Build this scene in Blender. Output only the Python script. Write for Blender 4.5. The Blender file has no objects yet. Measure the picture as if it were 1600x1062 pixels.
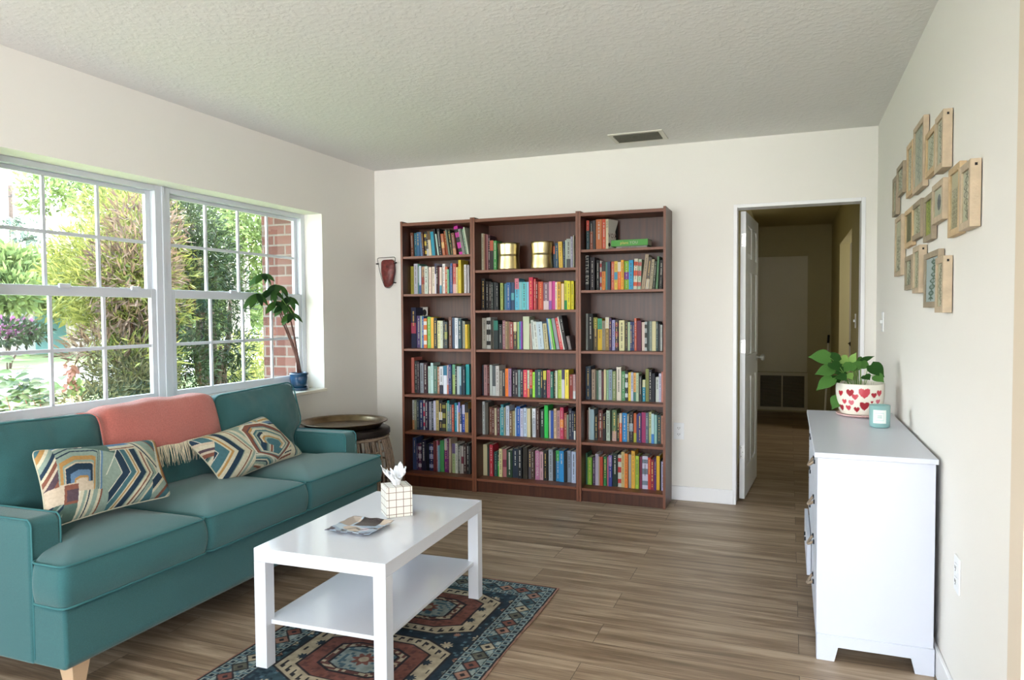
import bpy, bmesh, math, random, colorsys
import numpy as np
from mathutils import Vector, Matrix, Euler

random.seed(11)
PI = math.pi
SC = bpy.context.scene
COL = SC.collection

# ------------------------------------------------------------------ camera
CAM_POS = Vector((3.16592, -5.08941, 1.31749))
_F = Vector((-0.36088791, 0.93188091, -0.03684952))
_R = Vector((0.93258047, 0.36090512, -0.00641613))
_U = Vector((-0.00732011, 0.03668065, 0.99930023))
cd = bpy.data.cameras.new('camera')
cd.sensor_width = 36.0
cd.lens = 1120.207 / 1600.0 * 36.0
cd.clip_end = 300
cam = bpy.data.objects.new('camera', cd)
COL.objects.link(cam)
m = Matrix.Identity(4)
for i, v in enumerate((_R, _U, -_F, CAM_POS)):
    for j in range(3):
        m[j][i] = v[j]
cam.matrix_world = m
SC.camera = cam

# ------------------------------------------------------------------ light
SC.view_settings.view_transform = 'Standard'
SC.view_settings.look = 'None'
SC.view_settings.gamma = 1
SC.view_settings.use_curve_mapping = False
SC.view_settings.exposure = 0.20
SC.cycles.max_bounces = 10
SC.cycles.diffuse_bounces = 5
SC.cycles.transparent_max_bounces = 24
SC.cycles.sample_clamp_indirect = 6.0

wd = bpy.data.worlds.new('sky')
SC.world = wd
wd.use_nodes = True
nt = wd.node_tree
nt.nodes.clear()
wo = nt.nodes.new('ShaderNodeOutputWorld')
bg = nt.nodes.new('ShaderNodeBackground')
tc = nt.nodes.new('ShaderNodeTexCoord')
sp = nt.nodes.new('ShaderNodeSeparateXYZ')
rp = nt.nodes.new('ShaderNodeValToRGB')
rp.color_ramp.elements[0].position = 0.0
rp.color_ramp.elements[0].color = (1.0, 0.98, 0.95, 1)
rp.color_ramp.elements[1].position = 0.55
rp.color_ramp.elements[1].color = (0.55, 0.76, 1.0, 1)
nt.links.new(tc.outputs['Generated'], sp.inputs[0])
nt.links.new(sp.outputs['Z'], rp.inputs[0])
nt.links.new(rp.outputs[0], bg.inputs[0])
bg.inputs[1].default_value = 14.0
nt.links.new(bg.outputs[0], wo.inputs[0])

sl = bpy.data.lights.new('sun', 'SUN')
sl.energy = 20.0
sl.angle = 0.02
sl.color = (1.0, 0.95, 0.88)
so = bpy.data.objects.new('sun', sl)
so.rotation_euler = Vector((-0.30, 0.30, 1.0)).to_track_quat('Z', 'Y').to_euler()
so.location = (-5, -8, 12)
COL.objects.link(so)

def area(name, loc, direction, sx, sy, power, color=(1, 1, 1), portal=False):
    l = bpy.data.lights.new(name, 'AREA')
    l.shape = 'RECTANGLE'
    l.size, l.size_y = sx, sy
    l.energy = power
    l.color = color
    if portal:
        l.cycles.is_portal = True
    o = bpy.data.objects.new(name, l)
    o.location = loc
    o.rotation_euler = Vector(direction).to_track_quat('-Z', 'Y').to_euler()
    COL.objects.link(o)
    return o

area('window_daylight_portal', (-0.24, -1.86, 1.41), (1, 0, 0), 1.24, 2.3, 1.0, portal=True)
# fill lamps added in two assumed window openings behind the camera
area('rear_fill_light', (1.1, -7.38, 1.45), (0.1, 1, 0.22), 1.7, 1.5, 44, (0.88, 0.94, 1.0))
area('rear_fill_light', (3.9, -7.38, 1.45), (-0.05, 1, 0.22), 1.7, 1.5, 12, (0.88, 0.94, 1.0))

# fill lamp added out of view in the side room to brighten the hallway
area('hall_fill_light', (4.78, 2.9, 1.6), (-1, -0.25, 0), 1.0, 1.0, 24, (1.0, 0.95, 0.82))

# ------------------------------------------------------------------ materials
def s2l(c):
    return c / 12.92 if c <= 0.04045 else ((c + 0.055) / 1.055) ** 2.4

def hexc(h, k=1.0):
    return tuple(min(1.0, s2l(int(h[i:i + 2], 16) / 255) * k) for i in (0, 2, 4)) + (1.0,)

_mats = {}
def mat(name, col, rough=0.6, metal=0.0, spec=0.5, bump=None, noise=None, coat=0.0, sheen=0.0, trans=0.0, attr=None, sss=0.0):
    """bump=(scale, strength[, detail]) ; noise=(scale, amount) varies the value of the colour"""
    key = name
    if key in _mats:
        return _mats[key]
    m = bpy.data.materials.new(name)
    m.use_nodes = True
    t = m.node_tree
    b = t.nodes['Principled BSDF']
    if isinstance(col, str):
        col = hexc(col)
    b.inputs['Base Color'].default_value = col
    b.inputs['Roughness'].default_value = rough
    b.inputs['Metallic'].default_value = metal
    b.inputs['Specular IOR Level'].default_value = spec
    b.inputs['Coat Weight'].default_value = coat
    b.inputs['Coat Roughness'].default_value = 0.06
    b.inputs['Sheen Weight'].default_value = sheen
    b.inputs['Transmission Weight'].default_value = trans
    src = None
    co = t.nodes.new('ShaderNodeTexCoord')
    if attr:
        a = t.nodes.new('ShaderNodeVertexColor')
        a.layer_name = attr
        src = a.outputs['Color']
    if noise:
        n = t.nodes.new('ShaderNodeTexNoise')
        n.inputs['Scale'].default_value = noise[0]
        n.inputs['Detail'].default_value = 4
        t.links.new(co.outputs['Object'], n.inputs['Vector'])
        mr = t.nodes.new('ShaderNodeMapRange')
        mr.inputs['From Min'].default_value = 0.3
        mr.inputs['From Max'].default_value = 0.7
        mr.inputs['To Min'].default_value = 1 - noise[1]
        mr.inputs['To Max'].default_value = 1 + noise[1]
        t.links.new(n.outputs['Fac'], mr.inputs['Value'])
        hs = t.nodes.new('ShaderNodeHueSaturation')
        t.links.new(mr.outputs[0], hs.inputs['Value'])
        hs.inputs['Color'].default_value = col
        if src:
            t.links.new(src, hs.inputs['Color'])
        src = hs.outputs['Color']
    if src:
        t.links.new(src, b.inputs['Base Color'])
    if bump:
        n = t.nodes.new('ShaderNodeTexNoise')
        n.inputs['Scale'].default_value = bump[0]
        n.inputs['Detail'].default_value = bump[2] if len(bump) > 2 else 3
        t.links.new(co.outputs['Object'], n.inputs['Vector'])
        bp = t.nodes.new('ShaderNodeBump')
        bp.inputs['Strength'].default_value = bump[1]
        bp.inputs['Distance'].default_value = 0.01
        t.links.new(n.outputs['Fac'], bp.inputs['Height'])
        t.links.new(bp.outputs[0], b.inputs['Normal'])
    _mats[key] = m
    return m

def leaf_mat(name, col, col2, tl=0.45):
    if name in _mats:
        return _mats[name]
    m = bpy.data.materials.new(name)
    m.use_nodes = True
    t = m.node_tree
    t.nodes.clear()
    o = t.nodes.new('ShaderNodeOutputMaterial')
    d = t.nodes.new('ShaderNodeBsdfPrincipled')
    d.inputs['Roughness'].default_value = 0.6
    d.inputs['Specular IOR Level'].default_value = 0.2
    tr = t.nodes.new('ShaderNodeBsdfTranslucent')
    mx = t.nodes.new('ShaderNodeMixShader')
    mx.inputs[0].default_value = tl
    g = t.nodes.new('ShaderNodeNewGeometry')
    r = t.nodes.new('ShaderNodeMix')
    r.data_type = 'RGBA'
    r.inputs['A'].default_value = hexc(col)
    r.inputs['B'].default_value = hexc(col2)
    t.links.new(g.outputs['Random Per Island'], r.inputs['Factor'])
    t.links.new(r.outputs['Result'], d.inputs['Base Color'])
    t.links.new(r.outputs['Result'], tr.inputs['Color'])
    t.links.new(d.outputs[0], mx.inputs[1])
    t.links.new(tr.outputs[0], mx.inputs[2])
    t.links.new(mx.outputs[0], o.inputs[0])
    _mats[name] = m
    return m

# ------------------------------------------------------------------ mesh helpers
class MB:
    def __init__(self):
        self.v, self.f, self.mi = [], [], []
    def add(self, vs, fs, mi=0, M=None):
        n = len(self.v)
        if M is not None:
            vs = [tuple(M @ Vector(p)) for p in vs]
        self.v += [tuple(p) for p in vs]
        self.f += [tuple(i + n for i in f) for f in fs]
        self.mi += [mi] * len(fs)
        return self
    def box(self, x0, x1, y0, y1, z0, z1, mi=0, M=None):
        vs = [(x, y, z) for z in (z0, z1) for y in (y0, y1) for x in (x0, x1)]
        fs = [(0, 2, 3, 1), (4, 5, 7, 6), (0, 1, 5, 4), (2, 6, 7, 3), (0, 4, 6, 2), (1, 3, 7, 5)]
        return self.add(vs, fs, mi, M)
    def tube(self, pts, r, n=8, closed=False, mi=0, M=None, cap=True):
        pts = [Vector(p) for p in pts]
        N = len(pts)
        rr = r if isinstance(r, (list, tuple)) else [r] * N
        vs, fs = [], []
        up = None
        for i in range(N):
            a = pts[i - 1] if (i or closed) else pts[i]
            b = pts[(i + 1) % N] if (i < N - 1 or closed) else pts[i]
            t = (b - a)
            if t.length < 1e-9:
                t = Vector((0, 0, 1))
            t.normalize()
            if up is None:
                up = Vector((0, 0, 1)) if abs(t.z) < 0.9 else Vector((1, 0, 0))
            s = t.cross(up)
            if s.length < 1e-6:
                s = t.orthogonal()
            s.normalize()
            up = s.cross(t).normalized()
            for k in range(n):
                an = 2 * PI * k / n
                vs.append(pts[i] + (s * math.cos(an) + up * math.sin(an)) * rr[i])
        R = N if closed else N - 1
        for i in range(R):
            j = (i + 1) % N
            for k in range(n):
                fs.append((i * n + k, i * n + (k + 1) % n, j * n + (k + 1) % n, j * n + k))
        if cap and not closed:
            fs.append(tuple(range(n - 1, -1, -1)))
            fs.append(tuple((N - 1) * n + k for k in range(n)))
        return self.add(vs, fs, mi, M)
    def lathe(self, prof, n=32, mi=0, M=None, c=(0, 0)):
        vs, fs = [], []
        for (r, z) in prof:
            for k in range(n):
                a = 2 * PI * k / n
                vs.append((c[0] + r * math.cos(a), c[1] + r * math.sin(a), z))
        for i in range(len(prof) - 1):
            for k in range(n):
                k2 = (k + 1) % n
                fs.append((i * n + k, i * n + k2, (i + 1) * n + k2, (i + 1) * n + k))
        return self.add(vs, fs, mi, M)
    def prism(self, pts, axis, a, b, mi=0, M=None):
        """polygon (2D, CCW) extruded along axis from a to b"""
        def P(p, t):
            return {'x': (t, p[0], p[1]), 'y': (p[0], t, p[1]), 'z': (p[0], p[1], t)}[axis]
        n = len(pts)
        vs = [P(p, a) for p in pts] + [P(p, b) for p in pts]
        fs = [tuple(range(n - 1, -1, -1)), tuple(range(n, 2 * n))]
        fs += [(i, (i + 1) % n, n + (i + 1) % n, n + i) for i in range(n)]
        return self.add(vs, fs, mi, M)
    def build(self, name, mats, parent=None, smooth=False, bevel=0, seg=2, auto=False):
        me = bpy.data.meshes.new(name)
        me.from_pydata(self.v, [], self.f)
        if not isinstance(mats, (list, tuple)):
            mats = [mats]
        for q in mats:
            me.materials.append(q)
        if len(mats) > 1:
            me.polygons.foreach_set('material_index', self.mi)
        bm = bmesh.new()
        bm.from_mesh(me)
        bmesh.ops.recalc_face_normals(bm, faces=bm.faces)
        bm.to_mesh(me)
        bm.free()
        if smooth:
            me.polygons.foreach_set('use_smooth', [True] * len(me.polygons))
        me.update()
        o = bpy.data.objects.new(name, me)
        COL.objects.link(o)
        if parent is not None:
            o.parent = parent
            o.matrix_parent_inverse = parent_inv(parent)
        if bevel:
            bv = o.modifiers.new('bevel', 'BEVEL')
            bv.width = bevel
            bv.segments = seg
            bv.limit_method = 'ANGLE'
            bv.angle_limit = 0.6
            if not smooth:
                me.polygons.foreach_set('use_smooth', [True] * len(me.polygons))
                bv.harden_normals = True
        return o

def world_m(o):
    M = o.matrix_basis.copy()
    while o.parent is not None:
        M = o.parent.matrix_basis @ o.matrix_parent_inverse @ M
        o = o.parent
    return M

def parent_inv(p):
    # every parent here has a chain of basis matrices that we can multiply ourselves
    M = p.matrix_basis.copy()
    q = p
    while q.parent is not None:
        M = q.parent.matrix_basis @ q.matrix_parent_inverse @ M
        q = q.parent
    return M.inverted()

def thing(name, label, cat, loc=(0, 0, 0), rz=0.0, group=None):
    o = bpy.data.objects.new(name, None)
    o.empty_display_size = 0.05
    COL.objects.link(o)
    o.location = loc
    o.rotation_euler = (0, 0, rz)
    o.matrix_basis = Matrix.Translation(loc) @ Matrix.Rotation(rz, 4, 'Z')
    tag(o, label, cat, group)
    return o

def tag(o, label=None, cat=None, group=None, kind=None):
    if label: o['label'] = label
    if cat: o['category'] = cat
    if group: o['group'] = group
    if kind: o['kind'] = kind
    return o

def struct(o):
    o['kind'] = 'structure'
    return o

def paint(o, fn, layer='paint'):
    """fn(vertex co) -> rgb linear ; stored per vertex"""
    me = o.data
    a = me.color_attributes.new(layer, 'FLOAT_COLOR', 'POINT')
    buf = np.ones((len(me.vertices), 4), dtype=np.float32)
    for i, v in enumerate(me.vertices):
        buf[i, :3] = fn(v.co)[:3]
    a.data.foreach_set('color', buf.ravel())

def puffy(outline, t0, t1, crown, axis='z', rings=7, bulge=0.012, crown0=None, cen=None):
    """soft cushion: outline polygon in the plane across axis, thickness t0..t1, crown puffs the faces"""
    if crown0 is None: crown0 = crown * 0.3
    n = len(outline)
    if cen is None:
        cen = (sum(p[0] for p in outline) / n, sum(p[1] for p in outline) / n)
    def P(x, y, t):
        return {'z': (x, y, t), 'x': (t, x, y), 'y': (x, t, y)}[axis]
    loops = []
    S = [0.06, 0.25, 0.45, 0.65, 0.82, 0.93, 1.0]
    def ring(s, t, off=0.0):
        L = []
        for (x, y) in outline:
            dx, dy = x - cen[0], y - cen[1]
            d = math.hypot(dx, dy) or 1
            k = s + off / d
            L.append(P(cen[0] + dx * k, cen[1] + dy * k, t))
        return L
    for s in S:
        loops.append(ring(s, t0 - crown0 * (1 - s ** 3)))
    h = t1 - t0
    for k in (0.12, 0.3, 0.5, 0.7, 0.88):
        loops.append(ring(1.0, t0 + h * k, bulge * math.sin(PI * k)))
    for s in reversed(S):
        loops.append(ring(s, t1 + crown * (1 - s ** 3)))
    vs = [p for L in loops for p in L]
    fs = []
    for i in range(len(loops) - 1):
        for k in range(n):
            k2 = (k + 1) % n
            fs.append((i * n + k, i * n + k2, (i + 1) * n + k2, (i + 1) * n + k))
    fs.append(tuple(range(n)))
    fs.append(tuple((len(loops) - 1) * n + k for k in range(n)))
    return vs, fs

def rrect(x0, x1, y0, y1, r, n=6, sub=8):
    """rounded rectangle outline with subdivided sides"""
    rs = r if isinstance(r, (list, tuple)) else [r] * 4
    cs = [(x1 - rs[0], y1 - rs[0], 0, rs[0]), (x0 + rs[1], y1 - rs[1], 90, rs[1]), (x0 + rs[2], y0 + rs[2], 180, rs[2]), (x1 - rs[3], y0 + rs[3], 270, rs[3])]
    pts = []
    for cx, cy, a0, q in cs:
        for k in range(n + 1):
            a = math.radians(a0 + 90 * k / n)
            pts.append((cx + q * math.cos(a), cy + q * math.sin(a)))
    out = []
    for i, p in enumerate(pts):
        q = pts[(i + 1) % len(pts)]
        out.append(p)
        d = math.hypot(q[0] - p[0], q[1] - p[1])
        if d > 0.1:
            for k in range(1, sub):
                out.append((p[0] + (q[0] - p[0]) * k / sub, p[1] + (q[1] - p[1]) * k / sub))
    return out

def text(body, size, mt, parent, loc, rot, name='lettering', extrude=0.0004, align='CENTER', sx=1.0, spacing=1.0):
    c = bpy.data.curves.new(name, 'FONT')
    c.body = body
    c.size = size
    c.align_x = align
    c.align_y = 'CENTER'
    c.extrude = extrude
    c.space_character = spacing
    c.materials.append(mt)
    o = bpy.data.objects.new(name, c)
    COL.objects.link(o)
    me = bpy.data.meshes.new_from_object(o)
    bpy.data.objects.remove(o)
    o = bpy.data.objects.new(name, me)
    COL.objects.link(o)
    o.matrix_basis = Matrix.Translation(loc) @ Euler(rot).to_matrix().to_4x4() @ Matrix.Diagonal((sx, 1, 1, 1))
    if parent is not None:
        o.parent = parent
        o.matrix_parent_inverse = parent_inv(parent)
    return o

# ------------------------------------------------------------------ setting
W, HC = 3.679, 2.484
WIN_Y0, WIN_Y1, WIN_Z0, WIN_Z1 = -3.03, -0.716, 0.784, 2.048
M_WALL = mat('wall_paint', 'eae7e1', 0.75, spec=0.3, bump=(220, 0.05))
M_WHITE = mat('white_trim_paint', 'eeeef0', 0.35, spec=0.4)
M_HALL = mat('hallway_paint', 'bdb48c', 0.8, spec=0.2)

def ceiling_material():
    m = mat('textured_ceiling', 'e8e7e5', 0.9, spec=0.1)
    t = m.node_tree
    b = t.nodes['Principled BSDF']
    co = t.nodes.new('ShaderNodeTexCoord')
    n = t.nodes.new('ShaderNodeTexNoise'); n.inputs['Scale'].default_value = 38; n.inputs['Detail'].default_value = 4
    v = t.nodes.new('ShaderNodeTexVoronoi'); v.inputs['Scale'].default_value = 30
    ad = t.nodes.new('ShaderNodeMath'); ad.operation = 'ADD'
    cl = t.nodes.new('ShaderNodeMapRange'); cl.inputs[1].default_value = 0.45; cl.inputs[2].default_value = 0.62
    bp = t.nodes.new('ShaderNodeBump'); bp.inputs['Strength'].default_value = 0.2; bp.inputs['Distance'].default_value = 0.006
    t.links.new(co.outputs['Object'], n.inputs['Vector']); t.links.new(co.outputs['Object'], v.inputs['Vector'])
    t.links.new(n.outputs['Fac'], cl.inputs[0])
    t.links.new(cl.outputs[0], bp.inputs['Height'])
    t.links.new(bp.outputs[0], b.inputs['Normal'])
    return m

def floor_material():
    m = mat('vinyl_plank', '8d7663', 0.42, spec=0.35)
    t = m.node_tree
    b = t.nodes['Principled BSDF']
    co = t.nodes.new('ShaderNodeTexCoord')
    br = t.nodes.new('ShaderNodeTexBrick')
    br.inputs['Scale'].default_value = 1.0
    br.inputs['Brick Width'].default_value = 1.22
    br.inputs['Row Height'].default_value = 0.18
    br.inputs['Mortar Size'].default_value = 0.0012
    br.inputs['Mortar Smooth'].default_value = 0.1
    br.inputs['Color1'].default_value = (0, 0, 0, 1)
    br.inputs['Color2'].default_value = (1, 1, 1, 1)
    br.inputs['Mortar'].default_value = (0.5, 0.5, 0.5, 1)
    br.offset = 0.37
    t.links.new(co.outputs['Object'], br.inputs['Vector'])
    # offset grain per plank
    sc = t.nodes.new('ShaderNodeVectorMath'); sc.operation = 'SCALE'; sc.inputs['Scale'].default_value = 7.0
    t.links.new(br.outputs['Color'], sc.inputs[0])
    ad = t.nodes.new('ShaderNodeVectorMath'); ad.operation = 'ADD'
    t.links.new(co.outputs['Object'], ad.inputs[0]); t.links.new(sc.outputs[0], ad.inputs[1])
    mp = t.nodes.new('ShaderNodeMapping'); mp.inputs['Scale'].default_value = (1.3, 17, 1)
    t.links.new(ad.outputs[0], mp.inputs[0])
    n = t.nodes.new('ShaderNodeTexNoise'); n.inputs['Scale'].default_value = 1.0; n.inputs['Detail'].default_value = 6; n.inputs['Roughness'].default_value = 0.6; n.inputs['Distortion'].default_value = 0.7
    t.links.new(mp.outputs[0], n.inputs['Vector'])
    mp2 = t.nodes.new('ShaderNodeMapping'); mp2.inputs['Scale'].default_value = (6, 160, 1)
    t.links.new(ad.outputs[0], mp2.inputs[0])
    n2 = t.nodes.new('ShaderNodeTexNoise'); n2.inputs['Scale'].default_value = 1.0; n2.inputs['Detail'].default_value = 3
    t.links.new(mp2.outputs[0], n2.inputs['Vector'])
    mx = t.nodes.new('ShaderNodeMath'); mx.operation = 'MULTIPLY_ADD'; mx.inputs[1].default_value = 0.28
    t.links.new(n2.outputs['Fac'], mx.inputs[0]); 
    m3 = t.nodes.new('ShaderNodeMath'); m3.operation = 'MULTIPLY'; m3.inputs[1].default_value = 0.78
    t.links.new(n.outputs['Fac'], m3.inputs[0]); t.links.new(m3.outputs[0], mx.inputs[2])
    m4 = t.nodes.new('ShaderNodeMath'); m4.operation = 'MULTIPLY_ADD'; m4.inputs[1].default_value = 0.07
    t.links.new(br.outputs['Color'], m4.inputs[0]); t.links.new(mx.outputs[0], m4.inputs[2])
    rp = t.nodes.new('ShaderNodeValToRGB')
    e = rp.color_ramp.elements
    e[0].position = 0.36; e[0].color = hexc('61503f')
    e[1].position = 0.72; e[1].color = hexc('ae9a84')
    e.new(0.50).color = hexc('7c6854')
    e.new(0.60).color = hexc('94806b')
    t.links.new(m4.outputs[0], rp.inputs[0])
    dk = t.nodes.new('ShaderNodeMix'); dk.data_type = 'RGBA'
    dk.inputs['B'].default_value = hexc('4a3d33')
    t.links.new(br.outputs['Fac'], dk.inputs['Factor'])
    t.links.new(rp.outputs[0], dk.inputs['A'])
    t.links.new(dk.outputs['Result'], b.inputs['Base Color'])
    bp = t.nodes.new('ShaderNodeBump'); bp.inputs['Strength'].default_value = 0.12; bp.inputs['Distance'].default_value = 0.002
    t.links.new(mx.outputs[0], bp.inputs['Height']); t.links.new(bp.outputs[0], b.inputs['Normal'])
    return m

YR = -7.5
struct(MB().box(-0.25, 4.9, YR - 0.2, 5.2, -0.12, 0.0).build('floor', floor_material()))
struct(MB().box(-0.25, 5.1, YR - 0.2, 0.0, HC, HC + 0.12).build('ceiling', ceiling_material()))
# left wall with the window opening
w = MB()
w.box(-0.25, 0, YR, WIN_Y0, 0, HC); w.box(-0.25, 0, WIN_Y1, 0.15, 0, HC)
w.box(-0.25, 0, WIN_Y0, WIN_Y1, 0, WIN_Z0 - 0.025); w.box(-0.25, 0, WIN_Y0, WIN_Y1, WIN_Z1, HC)
struct(w.build('wall_left', M_WALL))
struct(MB().box(-0.16, 0.03, WIN_Y0 + 0.002, WIN_Y1 - 0.002, WIN_Z0 - 0.022, WIN_Z0).build('trim_1', mat('sill_stone', 'e9e4d6', 0.3), bevel=0.004))
# back wall with the doorway
DX0, DX1, DZ = 2.82, 3.60, 2.03
w = MB()
w.box(-0.25, DX0, 0, 0.12, 0, HC); w.box(DX1, 4.9, 0, 0.12, 0, HC); w.box(DX0, DX1, 0, 0.12, DZ, HC)
struct(w.build('wall_back', M_WALL))
w = MB()
w.box(W, W + 0.12, -3.05, 0, 0, HC)
struct(w.build('wall_right', M_WALL))
struct(MB().box(W - 0.012, W + 0.14, -3.16, -3.05, 0, HC).build('trim_2', mat('beige_casing', 'd8c9b4', 0.6), bevel=0.003))
w = MB()
w.box(W + 0.12, 4.9, -3.16, -3.05, 0, HC)
w.box(4.9, 5.1, YR, 0, 0, HC)
struct(w.build('wall_side_room', M_WALL))
# wall behind the photographer, two openings added for the fill lamps
w = MB()
zz0, zz1 = 0.65, 2.2
for a, b in ((-0.25, 0.2), (2.0, 3.0), (4.8, 5.1)):
    w.box(a, b, YR - 0.15, YR, 0, HC)
for a, b in ((0.2, 2.0), (3.0, 4.8)):
    w.box(a, b, YR - 0.15, YR, 0, zz0); w.box(a, b, YR - 0.15, YR, zz1, HC)
struct(w.build('wall_front', M_WALL))
# baseboards
def bb(name, x0, x1, y0, y1):
    struct(MB().box(x0, x1, y0, y1, 0, 0.1).build(name, M_WHITE, bevel=0.004))
bb('baseboard_back', 0.0, DX0 - 0.004, -0.014, 0)
bb('baseboard_left', 0, 0.014, YR, -0.014)
bb('baseboard_right', W - 0.014, W, -3.05, 0)
bb('baseboard_corner', DX1 + 0.004, W - 0.014, -0.014, 0)
# door opening jamb and slim casing
w = MB()
for x0, x1 in ((DX0 - 0.012, DX0 + 0.012), (DX1 - 0.012, DX1 + 0.012)):
    w.box(x0, x1, -0.008, 0.128, 0, DZ + 0.012)
w.box(DX0 + 0.012, DX1 - 0.012, -0.008, 0.128, DZ - 0.012, DZ + 0.012)
struct(w.build('door_1', M_WHITE, bevel=0.002))
# hallway
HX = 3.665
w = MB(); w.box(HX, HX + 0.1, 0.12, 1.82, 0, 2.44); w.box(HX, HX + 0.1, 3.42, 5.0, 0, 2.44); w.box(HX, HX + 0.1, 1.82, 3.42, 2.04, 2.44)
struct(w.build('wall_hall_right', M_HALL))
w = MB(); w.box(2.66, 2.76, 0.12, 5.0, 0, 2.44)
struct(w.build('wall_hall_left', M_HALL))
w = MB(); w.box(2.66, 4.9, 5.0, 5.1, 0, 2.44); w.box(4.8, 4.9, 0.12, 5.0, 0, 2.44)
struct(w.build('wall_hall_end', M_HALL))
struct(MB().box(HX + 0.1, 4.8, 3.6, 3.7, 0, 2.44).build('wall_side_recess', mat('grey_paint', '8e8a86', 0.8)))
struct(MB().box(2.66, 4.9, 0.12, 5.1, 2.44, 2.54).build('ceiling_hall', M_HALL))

# ---- window units
M_VINYL = mat('white_window_vinyl', 'cdd2da', 0.3, spec=0.5)
def glass_mat():
    m = bpy.data.materials.new('window_glass'); m.use_nodes = True
    t = m.node_tree; t.nodes.clear()
    o = t.nodes.new('ShaderNodeOutputMaterial'); a = t.nodes.new('ShaderNodeBsdfTransparent'); g = t.nodes.new('ShaderNodeBsdfGlossy')
    a.inputs[0].default_value = (0.95, 0.97, 0.96, 1)
    g.inputs['Roughness'].default_value = 0.02
    mx = t.nodes.new('ShaderNodeMixShader'); mx.inputs[0].default_value = 0.05
    t.links.new(a.outputs[0], mx.inputs[1]); t.links.new(g.outputs[0], mx.inputs[2]); t.links.new(mx.outputs[0], o.inputs[0])
    return m
M_GLASS = glass_mat()
def window(name, y0, y1, cols):
    X0, X1 = -0.215, -0.15
    e = bpy.data.objects.new(name, None); COL.objects.link(e); e.location = (-0.16, (y0 + y1) / 2, WIN_Z0)
    e.matrix_basis = Matrix.Translation(e.location); e['kind'] = 'structure'
    f = 0.045
    b = MB()
    b.box(X0, X1, y0, y0 + f, WIN_Z0, WIN_Z1); b.box(X0, X1, y1 - f, y1, WIN_Z0, WIN_Z1)
    b.box(X0, X1, y0 + f, y1 - f, WIN_Z0, WIN_Z0 + 0.05); b.box(X0, X1, y0 + f, y1 - f, WIN_Z1 - 0.03, WIN_Z1)
    fo = b.build('window_frame', M_VINYL, e, bevel=0.003)
    for (za, zb, xa, xb, nm) in ((WIN_Z0 + 0.05, 1.468, -0.185, -0.158, 'lower_sash'), (1.43, WIN_Z1 - 0.03, -0.21, -0.187, 'upper_sash')):
        b = MB(); s = 0.032
        a0, a1 = y0 + f, y1 - f
        lo = 0.05 if nm == 'lower_sash' else 0.03
        hi = 0.05 if nm == 'lower_sash' else 0.022
        b.box(xa, xb, a0, a0 + s, za, zb); b.box(xa, xb, a1 - s, a1, za, zb)
        b.box(xa, xb, a0 + s, a1 - s, za, za + lo); b.box(xa, xb, a0 + s, a1 - s, zb - hi, zb)
        so = b.build(nm, M_VINYL, e, bevel=0.003)
        g0, g1, h0, h1 = a0 + s, a1 - s, za + lo, zb - hi
        b = MB(); xm = (xa + xb) / 2
        for k in range(1, cols):
            y = g0 + (g1 - g0) * k / cols
            b.box(xm - 0.006, xm + 0.008, y - 0.008, y + 0.008, h0, h1)
        zc = (h0 + h1) / 2
        b.box(xm - 0.005, xm + 0.007, g0, g1, zc - 0.009, zc + 0.009)
        b.build('muntin', M_VINYL, so)
        MB().box(xm - 0.002, xm + 0.0005, g0, g1, h0, h1).build('glass', M_GLASS, so)
    for yy in (y0 + (y1 - y0) * 0.42, y0 + (y1 - y0) * 0.82):
        MB().box(-0.158, -0.142, yy - 0.03, yy + 0.03, 1.455, 1.478).build('window_latch', M_VINYL, e, bevel=0.004)
window('window_1', -3.03, -2.0, 3)
window('window_2', -1.985, -0.716, 4)
struct(MB().box(-0.222, -0.143, -2.0, -1.985, WIN_Z0, WIN_Z1).build('trim_3', M_VINYL))
# ------------------------------------------------------------------ sofa
M_TEAL = mat('teal_upholstery', '305e60', 0.85, spec=0.2, bump=(900, 0.25, 2), noise=(260, 0.10), sheen=0.25)
M_WELT = mat('teal_welt', '3c6d70', 0.8, spec=0.2, bump=(900, 0.2, 2))
sofa = thing('sofa', 'teal three-seat sofa with piped cushions under the window', 'sofa', (0.45, -2.44, 0))
SY0, SY1 = -3.43, -1.455
b = MB()
b.prism([(0.04, 0.12), (0.70, 0.12), (0.895, 0.12), (0.91, 0.14), (0.905, 0.33), (0.04, 0.33)], 'y', SY0 + 0.005, SY1 - 0.005)
b.build('seat_base', M_TEAL, sofa, bevel=0.018, seg=4)
MB().prism([(0.03, 0.14), (0.30, 0.14), (0.24, 0.80), (0.05, 0.80)], 'y', SY0 + 0.04, SY1 - 0.04).build('back_frame', M_TEAL, sofa, bevel=0.03, seg=4)
for (ya, yb, s) in ((SY0, SY0 + 0.115, 1), (SY1 - 0.115, SY1, -1)):
    a = MB().prism([(0.03, 0.12), (0.755, 0.12), (0.755, 0.60), (0.735, 0.622), (0.03, 0.615)], 'y', ya, yb).build('armrest', M_TEAL, sofa, bevel=0.014, seg=3)
    for yy in (ya + 0.005, yb - 0.005):
        pts = [(0.757, yy, 0.14 + 0.46 * k / 8) for k in range(9)] + [(0.752, yy, 0.612), (0.74, yy, 0.622)] + [(0.74 - 0.69 * k / 8, yy, 0.622 - 0.006 * k / 8) for k in range(1, 9)]
        MB().tube(pts, 0.0035, 6).build('welt', M_WELT, a, smooth=True)
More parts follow.
